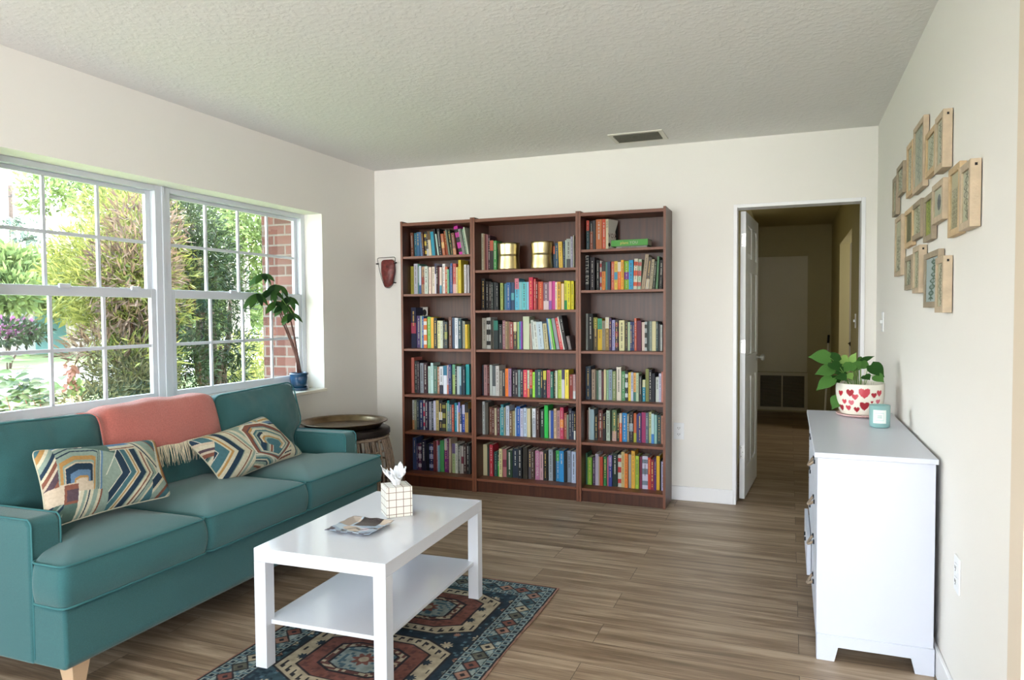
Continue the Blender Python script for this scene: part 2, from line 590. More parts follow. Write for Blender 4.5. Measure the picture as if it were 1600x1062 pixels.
for (x, y) in ((0.82, SY0 + 0.10), (0.82, SY1 - 0.10), (0.12, SY0 + 0.10), (0.12, SY1 - 0.10)):
    b = MB()
    vs = [(x + sx * 0.022, y + sy * 0.022, 0) for sx in (-1, 1) for sy in (-1, 1)] + [(x + sx * 0.038, y + sy * 0.038, 0.125) for sx in (-1, 1) for sy in (-1, 1)]
    b.add(vs, [(0, 1, 3, 2), (4, 6, 7, 5), (0, 4, 5, 1), (1, 5, 7, 3), (3, 7, 6, 2), (2, 6, 4, 0)])
    b.build('leg', mat('sofa_leg_wood', 'c3a585', 0.5), sofa, bevel=0.003)
def welt_loop(outline, t, axis, r=0.0042, off=0.003, cen=None):
    n = len(outline)
    if cen is None:
        cen = (sum(p[0] for p in outline) / n, sum(p[1] for p in outline) / n)
    P = []
    for (x, y) in outline:
        dx, dy = x - cen[0], y - cen[1]; d = math.hypot(dx, dy)
        k = 1 + off / d
        q = (cen[0] + dx * k, cen[1] + dy * k)
        P.append({'z': (q[0], q[1], t), 'x': (t, q[0], q[1])}[axis])
    return MB().tube(P, r, 6, closed=True)
SEAM = [SY0 - 0.012, -2.815, -2.155, SY1 + 0.012]
ARM_I = (SY0 + 0.12, SY1 - 0.12)
def dense(pts, step=0.045, r=0.035):
    """round the corners of a polygon and subdivide its sides"""
    n = len(pts); out = []
    for i in range(n):
        p, a, c = Vector(pts[i]), Vector(pts[i - 1]), Vector(pts[(i + 1) % n])
        d1, d2 = (a - p), (c - p)
        rr = min(r, d1.length * 0.4, d2.length * 0.4)
        p1, p2 = p + d1.normalized() * rr, p + d2.normalized() * rr
        out.append([p1 * (1 - t) ** 2 + p * 2 * t * (1 - t) + p2 * t * t for t in [k / 6 for k in range(7)]])
    res = []
    for i in range(n):
        res += out[i]
        q0, q1 = out[i][-1], out[(i + 1) % n][0]
        k = max(1, int((q1 - q0).length / step))
        res += [q0.lerp(q1, j / k) for j in range(1, k)]
    return [tuple(v) for v in res]
for i in range(3):
    y0, y1 = SEAM[i] + 0.003, SEAM[i + 1] - 0.003
    if i == 0:
        poly = [(0.25, ARM_I[0]), (0.765, ARM_I[0]), (0.765, y0), (0.925, y0), (0.935, y1), (0.25, y1)]
    elif i == 2:
        poly = [(0.25, y0), (0.935, y0), (0.925, y1), (0.765, y1), (0.765, ARM_I[1]), (0.25, ARM_I[1])]
    else:
        poly = [(0.25, y0), (0.935, y0), (0.935, y1), (0.25, y1)]
    ol = dense(poly)
    cen = (0.62, (y0 + y1) / 2 + (0.03 if i == 0 else -0.03 if i == 2 else 0))
    vs, fs = puffy(ol, 0.338, 0.482, 0.048, 'z', bulge=0.016, crown0=0.002, cen=cen)
    c = MB().add(vs, fs).build('seat_cushion', M_TEAL, sofa, smooth=True)
    sd = c.modifiers.new('s', 'SUBSURF'); sd.levels = 1; sd.render_levels = 1
    welt_loop(ol, 0.484, 'z', cen=cen).build('welt', M_WELT, c, smooth=True)
    welt_loop(ol, 0.342, 'z', cen=cen).build('welt', M_WELT, c, smooth=True)
BS = [(ARM_I[0] - 0.06, -2.83), (-2.822, -2.165), (-2.157, ARM_I[1] + 0.075)]
BACK_TILT = 0.20
for i, (y0, y1) in enumerate(BS):
    ol = dense([(y0 + 0.01, 0.0), (y1 - 0.01, 0.0), (y1, 0.40), (y0, 0.40)], r=0.07)
    if i == 2:
        ol = dense([(y0 + 0.01, 0.0), (ARM_I[1] - 0.005, 0.0), (ARM_I[1] - 0.005, 0.10), (y1 + 0.01, 0.16), (y1 - 0.01, 0.405), (y0, 0.385)], r=0.06)
    if i == 0:
        ol = dense([(ARM_I[0] + 0.005, 0.0), (y1 - 0.01, 0.0), (y1, 0.385), (y0, 0.405), (y0, 0.16), (ARM_I[0] + 0.005, 0.10)], r=0.06)
    vs, fs = puffy(ol, 0.0, 0.125, 0.038, 'x', bulge=0.014, crown0=0.004)
    T = Matrix.Translation((0.295, 0, 0.487)) @ Matrix.Rotation(-BACK_TILT, 4, 'Y')
    # wrinkles near the top
    rnd = random.Random(i)
    c = MB().add(vs, fs, M=T).build('back_cushion', M_TEAL, sofa, smooth=True)
    sd = c.modifiers.new('s', 'SUBSURF'); sd.levels = 2; sd.render_levels = 2
    tx = bpy.data.textures.new('crease', 'CLOUDS'); tx.noise_scale = 0.16
    dm = c.modifiers.new('d', 'DISPLACE'); dm.texture = tx; dm.strength = 0.022; dm.mid_level = 0.5; dm.texture_coords = 'GLOBAL'
    for t in (0.127, 0.0):
        wl = welt_loop(ol, t, 'x')
        wl.v = [tuple(T @ Vector(p)) for p in wl.v]
        wl.build('welt', M_WELT, c, smooth=True)

# throw blanket over the sofa back
M_PINK = mat('coral_wool', 'b0655b', 0.95, spec=0.1, bump=(500, 0.4, 2), noise=(180, 0.13), sheen=0.4)
prof = [(0.075, 0.72), (0.08, 0.80), (0.12, 0.865), (0.165, 0.898), (0.22, 0.912), (0.27, 0.919), (0.325, 0.914), (0.370, 0.888), (0.402, 0.85), (0.424, 0.80), (0.446, 0.745), (0.458, 0.71)]
def prof_at(t):
    s = t * (len(prof) - 1); i = min(int(s), len(prof) - 2); f = s - i
    return (prof[i][0] * (1 - f) + prof[i + 1][0] * f, prof[i][1] * (1 - f) + prof[i + 1][1] * f)
NY, NT = 60, 50
b = MB(); vs = []
for j in range(NT + 1):
    t = j / NT
    x, z = prof_at(t)
    for i in range(NY + 1):
        u = i / NY
        y = -2.885 + (0.675 + 0.045 * t) * u + 0.05 * t * (1 - u)
        wv = 0.004 * math.sin(u * 15 + t * 3) + 0.003 * math.sin(u * 31 + 1)
        vs.append((x + wv * 0.8 + 0.006, y, z + wv * 0.5 - 0.02 * t * (1 - u) * 0.4 + 0.002))
# settle the cloth on the back cushions
from mathutils.bvhtree import BVHTree
bpy.context.view_layer.update()
_dg = bpy.context.evaluated_depsgraph_get()
_V, _F2 = [], []
for o in list(bpy.data.objects):
    if o.name.startswith(('back_cushion', 'back_frame')) and o.type == 'MESH':
        ev = o.evaluated_get(_dg); me_ = ev.to_mesh(); Mw = world_m(o); n0 = len(_V)
        _V += [Mw @ v.co for v in me_.vertices]; _F2 += [tuple(i + n0 for i in p.vertices) for p in me_.polygons]
        ev.to_mesh_clear()
bvh = BVHTree.FromPolygons(_V, _F2)
G = [[Vector(vs[j * (NY + 1) + i]) for i in range(NY + 1)] for j in range(NT + 1)]
def push(j, i, gap, only_out):
    t = j / NT
    if t < 0.10: return
    an = PI * 0.5 * (1 - min(1, max(0, (t - 0.30) / 0.40)))
    dr_ = Vector((math.cos(an), 0, math.sin(an)))
    hit = bvh.ray_cast(G[j][i] + dr_ * 0.25, -dr_, 0.50)
    if hit[0] is None: return
    d_ = (G[j][i] - hit[0]).dot(dr_)
    if d_ < gap: G[j][i] = G[j][i] + dr_ * (gap - d_)
    elif not only_out and d_ > gap + 0.004: G[j][i] = G[j][i] - dr_ * min(0.006, (d_ - gap) * 0.5)
for it in range(26):
    for j in range(NT + 1):
        for i in range(NY + 1):
            push(j, i, 0.019, it > 20)
    if it < 25:
        H = [row[:] for row in G]
        for j in range(1, NT + 1):
            for i in range(0, NY + 1):
                a_, c_ = max(0, i - 1), min(NY, i + 1)
                v_ = H[j][i] * 0.4 + (H[j - 1][i] + H[min(NT, j + 1)][i] + H[j][a_] + H[j][c_]) * 0.15
                if i in (0, NY): v_.y = H[j][i].y
                if j == NT: v_.z = H[j][i].z
                G[j][i] = v_
vs = [tuple(G[j][i]) for j in range(NT + 1) for i in range(NY + 1)]
fs = [(j * (NY + 1) + i, j * (NY + 1) + i + 1, (j + 1) * (NY + 1) + i + 1, (j + 1) * (NY + 1) + i) for j in range(NT) for i in range(NY)]
th = b.add(vs, fs).build('throw_blanket', M_PINK, None, smooth=True)
tag(th, 'coral throw blanket with cream fringe draped over the teal sofa back', 'blanket')
sm = th.modifiers.new('s', 'SOLIDIFY'); sm.thickness = 0.005; sm.offset = 1
b = MB()
rnd = random.Random(4)
last = vs[-(NY + 1):]
for k in range(150):
    u = (k + rnd.random() * 0.6) / 150 * NY
    i = min(int(u), NY - 1); f = u - i
    p = Vector(last[i]).lerp(Vector(last[i + 1]), f)
    L = rnd.uniform(0.075, 0.10)
    dy = rnd.uniform(-0.014, 0.014)
    pts = [p + Vector((0.004, 0, 0.003)), p + Vector((0.012 + rnd.random() * 0.006, dy * 0.4, -L * 0.45)), p + Vector((0.018 + rnd.random() * 0.01, dy, -L))]
    b.tube(pts, [0.0021, 0.0018, 0.001], 4)
b.build('fringe', mat('cream_fringe', 'e3d8be', 0.9), th, smooth=True)

# patterned cushions
PAL = {k: hexc(v) for k, v in dict(n='26384a', t='446a72', g='86978c', c='c2bba4', o='a9824f', r='7c5042', p='bdae9a', d='50665f', w='ccc9bb', b='5f7c99', u='53444c').items()}
def gauge(poly, c, x, y):
    """scale factor at which the polygon, grown about c, reaches the point"""
    m = 0
    n = len(poly)
    for i in range(n):
        ax, ay = poly[i][0] - c[0], poly[i][1] - c[1]
        bx_, by_ = poly[(i + 1) % n][0] - c[0], poly[(i + 1) % n][1] - c[1]
        nx, ny = by_ - ay, -(bx_ - ax)
        k = nx * ax + ny * ay
        m = max(m, (nx * (x - c[0]) + ny * (y - c[1])) / k)
    return m
def bands(seq, d):
    for lim, ch in seq:
        if d < lim: return PAL[ch]
    return PAL[seq[-1][1]]
def side(x, y, ax, ay, bx_, by_):
    return (bx_ - ax) * (y - ay) - (by_ - ay) * (x - ax)
def P1(U, V):
    f = U / 1.75
    yt = 300 - 55 * f; yb = 1000 - 215 * f
    x = 95 + 1130 * f + 60 * (1 - V) * 1.0
    y = yb + (yt - yb) * V
    if x > 1150 - (y - 330) * 0.05 and y < 620 + (x - 1150):
        return bands([(1165, 'w'), (1195, 'o'), (1240, 'r'), (1260, 'p'), (1300, 'n'), (1400, 'c')], x + (y - 330) * -0.05)
    if y > 600 + (1150 - x) * 0.9 and x > 1050:
        return bands([(8, 'w'), (60, 'n'), (80, 'c'), (120, 'g'), (140, 'r'), (180, 't'), (200, 'c'), (240, 'n'), (500, 'g')], (y - (600 + (1150 - x) * 0.9)) * 0.7)
    # top right diagonal bands
    d = (x - 860) * 0.70 - (y - 290) * 0.62
    if d > 0 and x > 860:
        return bands([(14, 'c'), (26, 'n'), (50, 'c'), (120, 'g'), (132, 'r'), (190, 't'), (200, 'w'), (260, 'o'), (500, 'n')], d)
    # main chevrons
    edge = 715 - (y - 420) * 0.50 if y < 640 else 600 + (y - 690) * 0.12
    if x > edge and y > 395 - (x - 700) * 0.05:
        dd = x + (abs(y - 630) * 0.33 if y < 630 else (y - 630) * 0.85)
        return bands([(edge + 10 + abs(y - 630) * 0.33, 'w'), (752, 'g'), (760, 'w'), (832, 'n'), (840, 'w'), (892, 't'), (908, 'c'), (922, 'o'), (938, 'c'), (996, 'n'), (1008, 'g'), (1034, 'c'), (1050, 'r'), (1075, 'c'), (1084, 'n'), (1120, 'g'), (1140, 'c'), (1300, 't')], dd)
    if x > 670 and y <= 400:
        dd = 395 - y + (x - 760) * -0.10
        return bands([(14, 'c'), (26, 'r'), (52, 'c'), (60, 'w'), (110, 'b'), (200, 'g')], dd)
    if y > 770 and x > 355 and x < 625:
        return bands([(372, 'w'), (400, 'c'), (425, 'g'), (440, 'c'), (452, 'n'), (480, 'c'), (520, 'g'), (545, 'c'), (560, 'r'), (700, 'g')], x + (y - 770) * 0.15)
    if y > 700 and x <= 355:
        if x > 250: return PAL['u'] if y > 745 and y < 840 and x > 268 else PAL['r'] if y < 860 else PAL['d']
        return PAL['p'] if y < 850 else bands([(20, 'g'), (50, 'n'), (90, 'd')], (x + y) % 90)
    # left arch
    if x > 215 and y > 345 + max(0, x - 380) * 0.38 - 40:
        m = gauge([(205, 900), (215, 470), (345, 400), (520, 405), (650, 500), (500, 760), (480, 900)], (390, 760), x, y)
        if y > 690 and x < 480: return PAL['p']
        return bands([(0.30, 'p'), (0.36, 'o'), (0.52, 'b' if x < 470 else 'g'), (0.70, 'n'), (0.74, 'p'), (0.80, 'g'), (0.92, 'o'), (1.05, 'g'), (1.09, 'n'), (1.17, 'g'), (1.21, 'n'), (1.30, 'g'), (1.34, 'w'), (1.5, 'b'), (3, 'g')], m)
    dd = (x + (y - 300) * 0.55)
    return bands([(110, 'n'), (150, 't'), (190, 'o'), (215, 'c'), (250, 'g'), (280, 'n'), (300, 'c'), (330, 'r'), (350, 'p'), (400, 'u'), (440, 'r'), (470, 'c'), (2000, 'd')], dd)
def P2(U, V):
    f = U / 1.75
    bl_, br__, tr_, tl_ = (440, 950), (1370, 590), (985, 120), (90, 400)
    x = bl_[0] * (1 - f) * (1 - V) + br__[0] * f * (1 - V) + tr_[0] * f * V + tl_[0] * (1 - f) * V
    y = bl_[1] * (1 - f) * (1 - V) + br__[1] * f * (1 - V) + tr_[1] * f * V + tl_[1] * (1 - f) * V
    arch = [(590, 262), (690, 465), (755, 640), (1035, 715), (1195, 500), (1120, 335), (820, 250)]
    m = gauge([(570, 330), (745, 660), (1040, 720), (1200, 495), (1125, 330), (830, 235), (640, 240)], (985, 560), x, y)
    if m < 1.0:
        if y > 500 + (x - 770) * 0.36 and m < 0.62: return bands([(800, 'g'), (865, 'n'), (880, 'd'), (900, 'g'), (915, 'c'), (940, 'r'), (948, 'w'), (1100, 't')], x)
        return bands([(0.28, 't'), (0.34, 'g'), (0.40, 'o'), (0.47, 'c'), (0.55, 'n' if x < 840 else 'c'), (0.60, 'g'), (0.65, 't'), (0.72, 'c'), (0.78, 'o' if x < 720 else 'g'), (0.82, 'u'), (0.93, 'r'), (0.97, 'w'), (1.0, 'c')], m)
    if y > 655 + max(0, (x - 1035)) * -1.0 + 0 and 735 < x < 1040:
        dd = y - 640 - abs(x - 880) * (0.05 if x < 880 else 0.45)
        return bands([(25, 'g'), (40, 'w'), (62, 'g'), (82, 't'), (96, 'c'), (108, 'n'), (130, 'g'), (145, 'c'), (160, 'r'), (200, 'g'), (400, 'd')], dd)
    if x > 1035 and y > 480:
        dd = (x - 1035) * 0.45 + (y - 700) * 0.9
        return bands([(-60, 'g'), (-30, 'c'), (-18, 'n'), (0, 'c'), (16, 'r'), (36, 'c'), (50, 'g'), (90, 'd'), (300, 'c')], dd) if x < 1180 else bands([(1210, 'c'), (1225, 'n'), (1260, 'g'), (1275, 'c'), (1600, 'g')], x - (y - 480) * 0.25)
    if x > 830 and y < 335 + (x - 830) * 0.1:
        dd = y + (x - 900) * 0.25
        return bands([(165, 'b'), (190, 'c'), (212, 'o'), (235, 'c'), (275, 'b'), (290, 'n'), (310, 'c'), (400, 'p')], dd)
    if x > 1100:
        return bands([(1150, 'c'), (1175, 'g'), (1188, 'n'), (1230, 'g'), (1245, 'c'), (1600, 'g')], x - (y - 400) * 0.45)
    if x > 600 and y < 300:
        return bands([(30, 'g'), (60, 'b'), (85, 'c'), (100, 'o'), (130, 'g'), (150, 'n'), (180, 'b')], (x * 0.9 - y * 0.4) % 180)
    yy = 620
    dd = x + (yy - y) * 0.96 if y < yy else x + (y - yy) * 0.43
    if dd < 300 and y > 640: return bands([(20, 'g'), (40, 'c'), (55, 'n'), (75, 'd')], (x * 1.2 + y * .3) % 75)
    if x < 300 and y > 470 and dd < 440: return bands([(500, 'p'), (545, 'c'), (575, 'u'), (600, 'p'), (640, 'r'), (2000, 'c')], y)
    return bands([(330, 'n'), (338, 'w'), (440, 't'), (462, 'c'), (490, 'o'), (535, 'c'), (600, 'n'), (612, 'g'), (680, 'c'), (695, 'r'), (715, 'c'), (745, 'g'), (752, 'w'), (790, 'c'), (3000, 'g')], dd)
M_PAT = mat('geometric_print_fabric', 'ffffff', 0.9, spec=0.15, attr='paint', bump=(700, 0.35, 2), noise=(90, 0.10))
def pillow(name, corners, thick, pat, label, back='2f4a55'):
    """corners: bottom-left, bottom-right, top-right, top-left seen from the front"""
    bl, br, tr, tl = [Vector(c) for c in corners]
    nrm = (br - bl).cross(tl - bl).normalized()
    NU, NV = 280, 170
    cen = (bl + br + tr + tl) / 4
    vs, cols = [], []
    for side in (1, -1):
        for j in range(NV + 1):
            for i in range(NU + 1):
                u, v = i / NU, j / NV
                cu, cv = 2 * u - 1, 2 * v - 1
                # pinch the sides between the corners
                pu = 0.5 + (u - 0.5) * (1 - 0.055 * (1 - cv * cv))
                pv = 0.5 + (v - 0.5) * (1 - 0.09 * (1 - cu * cu))
                kc = 1 - 0.05 * (abs(cu) ** 10) * (abs(cv) ** 10)
                pu, pv = 0.5 + (pu - 0.5) * kc, 0.5 + (pv - 0.5) * kc
                p = bl * (1 - pu) * (1 - pv) + br * pu * (1 - pv) + tr * pu * pv + tl * (1 - pu) * pv
                h = thick * (max(0, 1 - cu ** 4) ** 0.55) * (max(0, 1 - cv ** 4) ** 0.6)
                h += 0.004 * math.sin(cu * 7 + cv * 3) * (1 - cu * cu) * (1 - cv * cv)
                vs.append(p + nrm * side * h * (1.0 if side > 0 else 0.7))
                cols.append(pat(u * 1.75, v) if side > 0 else (pat(u * 1.75 + 0.1, v)))
    fs = []
    n1 = (NU + 1) * (NV + 1)
    for s in (0, 1):
        for j in range(NV):
            for i in range(NU):
                a = s * n1 + j * (NU + 1) + i
                q = (a, a + 1, a + NU + 2, a + NU + 1)
                fs.append(q if s == 0 else q[::-1])
    o = MB().add(vs, fs).build(name, M_PAT, None, smooth=True)
    me = o.data
    a = me.color_attributes.new('paint', 'FLOAT_COLOR', 'POINT')
    buf = np.ones((len(me.vertices), 4), dtype=np.float32)
    buf[:, :3] = np.array([c[:3] for c in cols])
    a.data.foreach_set('color', buf.ravel())
    per = [vs[i] for i in range(NU + 1)] + [vs[j * (NU + 1) + NU] for j in range(1, NV + 1)] + [vs[NV * (NU + 1) + i] for i in range(NU - 1, -1, -1)] + [vs[j * (NU + 1)] for j in range(NV - 1, 0, -1)]
    MB().tube(per[::3], 0.003, 5, closed=True).build('piping', mat('pale_piping', 'b9b6a0', 0.9), o, smooth=True)
    tag(o, label, 'cushion', 'patterned lumbar cushions on the sofa')
    return o
pillow('throw_pillow', [(0.70, -3.335, 0.555), (0.70, -2.775, 0.545), (0.49, -2.665, 0.760), (0.49, -3.235, 0.812)], 0.062, P1,
       'geometric print lumbar cushion beside the near armrest of the teal sofa')
pillow('throw_pillow', [(0.62, -2.395, 0.500), (0.64, -1.80, 0.545), (0.455, -1.905, 0.762), (0.47, -2.47, 0.715)], 0.062, P2,
       'tilted geometric print lumbar cushion resting near the end of the coral throw')

# ------------------------------------------------------------------ coffee table
M_LACQ = mat('white_lacquer', 'd4d6dc', 0.16, spec=0.5, coat=0.3)
ct = thing('coffee_table', 'glossy white coffee table with a lower shelf standing on the patterned rug', 'table', (1.3163, -2.9838, 0.006), 0.0313)
TM = Matrix.Translation((1.3163, -2.9838, 0.006)) @ Matrix.Rotation(0.0313, 4, 'Z')
MB().box(0, 0.553, 0, 0.897, 0.399, 0.449, M=TM).build('tabletop', M_LACQ, ct, bevel=0.0015)
MB().box(0.022, 0.531, 0.03, 0.867, 0.158, 0.174, M=TM).build('lower_shelf', M_LACQ, ct, bevel=0.001)
for u in (0, 0.503):
    for v in (0, 0.847):
        MB().box(u, u + 0.05, v, v + 0.05, 0, 0.3985, M=TM).build('leg', M_LACQ, ct, bevel=0.001)

# rug
RX0, RX1, RY1, RY0 = 1.175, 2.15, -1.857, -3.72
RC = {k: hexc(v) for k, v in dict(navy='27323b', teal='34474f', sand='a0957f', rust='6f4840', brick='5c3f3a', blue='48606a', pale='7f8a86', rose='8c6a5c', dark='2b2a2d', olive='55554b').items()}
RXM = (RX0 + RX1) / 2
def star(x, y, r):
    a = math.atan2(y, x); d = math.hypot(x, y)
    return d < r * (0.62 + 0.38 * math.cos(4 * a) ** 2)
def rugcol(p):
    x, y = p.x, p.y
    dx = min(x - RX0, RX1 - x); dy = min(RY1 - y, y - RY0)
    d = min(dx, dy)
    along = y if dx < dy else x
    hsh = math.sin(math.floor(x * 71) * 12.9898 + math.floor(y * 71) * 78.233) * 43758.5453
    hsh -= math.floor(hsh)
    if d < 0.008: return RC['rose']
    if d < 0.016: return RC['dark']
    if d < 0.045 or 0.125 < d < 0.15:
        t = (along * 28) % 1
        return RC['navy'] if abs(t - 0.5) < 0.25 and (0.022 < d < 0.04 or 0.131 < d < 0.144) else RC['pale'] if abs(t - 0.5) < 0.38 else RC['blue']
    if d < 0.048 or 0.15 < d < 0.156: return RC['dark']
    if d < 0.122:
        # lattice of diamonds
        t = (along / 0.078) % 1 - 0.5; s = (d - 0.085) / 0.037
        k = int(math.floor(along / 0.078)) % 5
        base = [RC['rust'], RC['olive'], RC['sand'], RC['teal'], RC['rose']][k]
        m1 = abs(t) * 2 + abs(s)
        if abs(m1 - 1) < 0.12: return RC['dark']
        if m1 < 0.35: return RC['dark']
        if m1 < 1: return base if abs(s) > 0.15 or abs(t) > 0.1 else RC['sand']
        return RC['pale'] if hsh > 0.35 else RC['blue']
    if 0.122 <= d < 0.125: return RC['dark']
    # field with medallions
    for cy in (-2.272, -2.792, -3.312):
        u, v = (x - RXM) , (y - cy)
        m = max(abs(v) / 0.232, (abs(u) / 0.315) * 0.62 + (abs(v) / 0.232) * 0.52)
        m = max(abs(u) / 0.30, abs(u) / 0.30 * 0.5 + abs(v) / 0.232 * 0.72, abs(v) / 0.235)
        if m < 1.0:
            if m > 0.965 or 0.72 < m < 0.75: return RC['dark']
            if m > 0.75:
                k = math.atan2(v, u)
                if abs(abs(u) - 0.235) < 0.06 and abs(abs(v) - 0.06) < 0.045:
                    return RC['navy'] if star(abs(u) - 0.235, abs(v) - 0.06, 0.024) else RC['sand']
                tt = (u * 26) % 1
                if 0.80 < m < 0.92 and tt < 0.5 and not (tt > 0.2 and m < 0.86): return RC['dark']
                return RC['sand']
            if m > 0.52: return RC['rust'] if (hsh > 0.25) else RC['brick']
            if m > 0.48: return RC['dark']
            if m > 0.40: return RC['brick'] if hsh > 0.4 else RC['sand']
            if m > 0.37: return RC['dark']
            if star(u, v, 0.05): return RC['rust'] if math.hypot(u, v) > 0.02 else RC['sand']
            return RC['pale'] if hsh > 0.3 else RC['blue']
    # scattered motifs
    gx, gy = (x - RXM) / 0.098, (y + 2.53) / 0.098
    ix, iy = math.floor(gx), math.floor(gy)
    fx, fy = gx - ix - 0.5, gy - iy - 0.5
    k = (ix * 7 + iy * 13) % 5
    if k in (0, 3):
        if abs(fx) + abs(fy) < 0.30:
            return RC['dark'] if (abs(fx) < 0.03 or abs(fy) < 0.03) else (RC['sand'] if k else RC['rose'])
    elif k == 1:
        if abs(fx) < 0.05 and abs(fy) < 0.28 or abs(fy) < 0.05 and abs(fx) < 0.28 or (abs(abs(fx) - abs(fy)) < 0.06 and abs(fx) < 0.2): return RC['sand']
    elif k == 2:
        if star(fx, fy, 0.22): return RC['olive'] if hsh > 0.4 else RC['pale']
    elif star(fx, fy, 0.16): return RC['rose']
    if hsh > 0.93: return RC['blue']
    q = math.sin(x * 9 + 3) + math.sin(y * 7)
    return RC['navy'] if q + hsh * 1.2 > 0.2 else RC['teal']
NX, NYR = 360, 640
xs = np.linspace(RX0, RX1, NX + 1); ys = np.linspace(RY0, RY1, NYR + 1)
vs = []
for j, yy in enumerate(ys):
    for i, xx in enumerate(xs):
        e = 0.0035 * math.sin(yy * 8.5 + 1) * (i == NX or i > NX - 12) + 0.004 * math.sin(xx * 7) * (j > NYR - 12)
        vs.append((xx + (0.0035 * math.sin(yy * 8.5 + 1)) * (i / NX) ** 6, yy + 0.005 * math.sin(xx * 7 + 1) * (j / NYR) ** 8, 0.0055))
fs = [(j * (NX + 1) + i, j * (NX + 1) + i + 1, (j + 1) * (NX + 1) + i + 1, (j + 1) * (NX + 1) + i) for j in range(NYR) for i in range(NX)]
rug = MB().add(vs, fs).build('area_rug', mat('printed_rug_pile', 'ffffff', 0.97, spec=0.1, attr='paint', noise=(26, 0.28), bump=(400, 0.4, 2)), None, smooth=True)
paint(rug, rugcol)
sm = rug.modifiers.new('s', 'SOLIDIFY'); sm.thickness = 0.0045; sm.offset = -1
tag(rug, 'faded navy and rust medallion rug lying under the white coffee table', 'rug')

# tissue box and tissue
tb = thing('tissue_box', 'white cube tissue box with brown windowpane lines on the coffee table', 'tissue box', (1.586, -2.405, 0.455), 0.76)
BM = Matrix.Translation((1.586, -2.405, 0.4555)) @ Matrix.Rotation(0.76, 4, 'Z')
def grid_mat():
    m = mat('windowpane_card', 'e4dfd2', 0.6)
    t = m.node_tree; b = t.nodes['Principled BSDF']
    co = t.nodes.new('ShaderNodeTexCoord'); sp = t.nodes.new('ShaderNodeSeparateXYZ')
    t.links.new(co.outputs['Object'], sp.inputs[0])
    last = None
    g = t.nodes.new('ShaderNodeNewGeometry')
    acc = []
    # lines on the object's own axes, three directions
    for ax, k in (('X', 0.0), ('Y', 0.0), ('Z', 0.004)):
        a = t.nodes.new('ShaderNodeMath'); a.operation = 'ADD'; a.inputs[1].default_value = 10.0 * 0.031 + 0.0155 + k
        t.links.new(sp.outputs[ax], a.inputs[0])
        f = t.nodes.new('ShaderNodeMath'); f.operation = 'MODULO'; f.inputs[1].default_value = 0.031
        t.links.new(a.outputs[0], f.inputs[0])
        l = t.nodes.new('ShaderNodeMath'); l.operation = 'LESS_THAN'; l.inputs[1].default_value = 0.0028
        t.links.new(f.outputs[0], l.inputs[0])
        acc.append(l.outputs[0])
    mx = t.nodes.new('ShaderNodeMath'); mx.operation = 'MAXIMUM'
    t.links.new(acc[0], mx.inputs[0]); t.links.new(acc[1], mx.inputs[1])
    m2 = t.nodes.new('ShaderNodeMath'); m2.operation = 'MAXIMUM'
    t.links.new(mx.outputs[0], m2.inputs[0]); t.links.new(acc[2], m2.inputs[1])
    c = t.nodes.new('ShaderNodeMix'); c.data_type = 'RGBA'
    c.inputs['A'].default_value = hexc('d8d4c9'); c.inputs['B'].default_value = hexc('7c655a')
    t.links.new(m2.outputs[0], c.inputs['Factor']); t.links.new(c.outputs['Result'], b.inputs['Base Color'])
    return m
bx = MB().box(-0.056, 0.056, -0.056, 0.056, 0, 0.127).build('carton', grid_mat(), None, bevel=0.0015)
bx.matrix_basis = BM.copy(); bx.parent = tb; bx.matrix_parent_inverse = parent_inv(tb)
rnd = random.Random(8)
b = MB()
def sheet(cx, cy, ang, h, spread, tip, wid):
    vs = []; n, mm = 12, 10
    for j in range(mm + 1):
        t = j / mm
        for i in range(n + 1):
            u = i / n - 0.5
            w_ = (0.018 + (wid - 0.018) * min(1, t * 1.5)) * (1 if t < 0.75 else 1 - (t - 0.75) * 1.6)
            rr = spread * t ** 1.3
            x = cx + math.cos(ang) * rr - math.sin(ang) * u * w_ + 0.004 * math.sin(u * 17 + t * 4)
            y = cy + math.sin(ang) * rr + math.cos(ang) * u * w_ + 0.004 * math.sin(u * 23 + t * 5 + 1)
            z = 0.1275 + h * t + tip * (abs(u) * 2 if False else u * 1.2) * t + 0.010 * math.sin(u * 14 + 2) * t - 0.03 * (1 - t) * 0 
            vs.append((x, y, z - (0.012 if j == 0 else 0)))
    fs = [(j * (n + 1) + i, j * (n + 1) + i + 1, (j + 1) * (n + 1) + i + 1, (j + 1) * (n + 1) + i) for j in range(mm) for i in range(n)]
    b.add(vs, fs, M=BM)
sheet(-0.004, 0.0, 2.5, 0.062, 0.055, 0.03, 0.07)
sheet(0.0, -0.004, -2.2, 0.052, 0.05, -0.03, 0.075)
sheet(0.004, 0.004, 0.2, 0.072, 0.026, 0.02, 0.06)
sheet(0.0, 0.0, 1.4, 0.066, 0.03, -0.03, 0.06)
sheet(0.002, -0.004, -0.9, 0.055, 0.035, 0.03, 0.07)
sheet(-0.004, 0.002, 3.6, 0.06, 0.035, 0.02, 0.06)
ts = b.build('tissue', mat('tissue_paper', 'f4f6fa', 0.9, spec=0.1), tb, smooth=True)
sm = ts.modifiers.new('s', 'SOLIDIFY'); sm.thickness = 0.0008

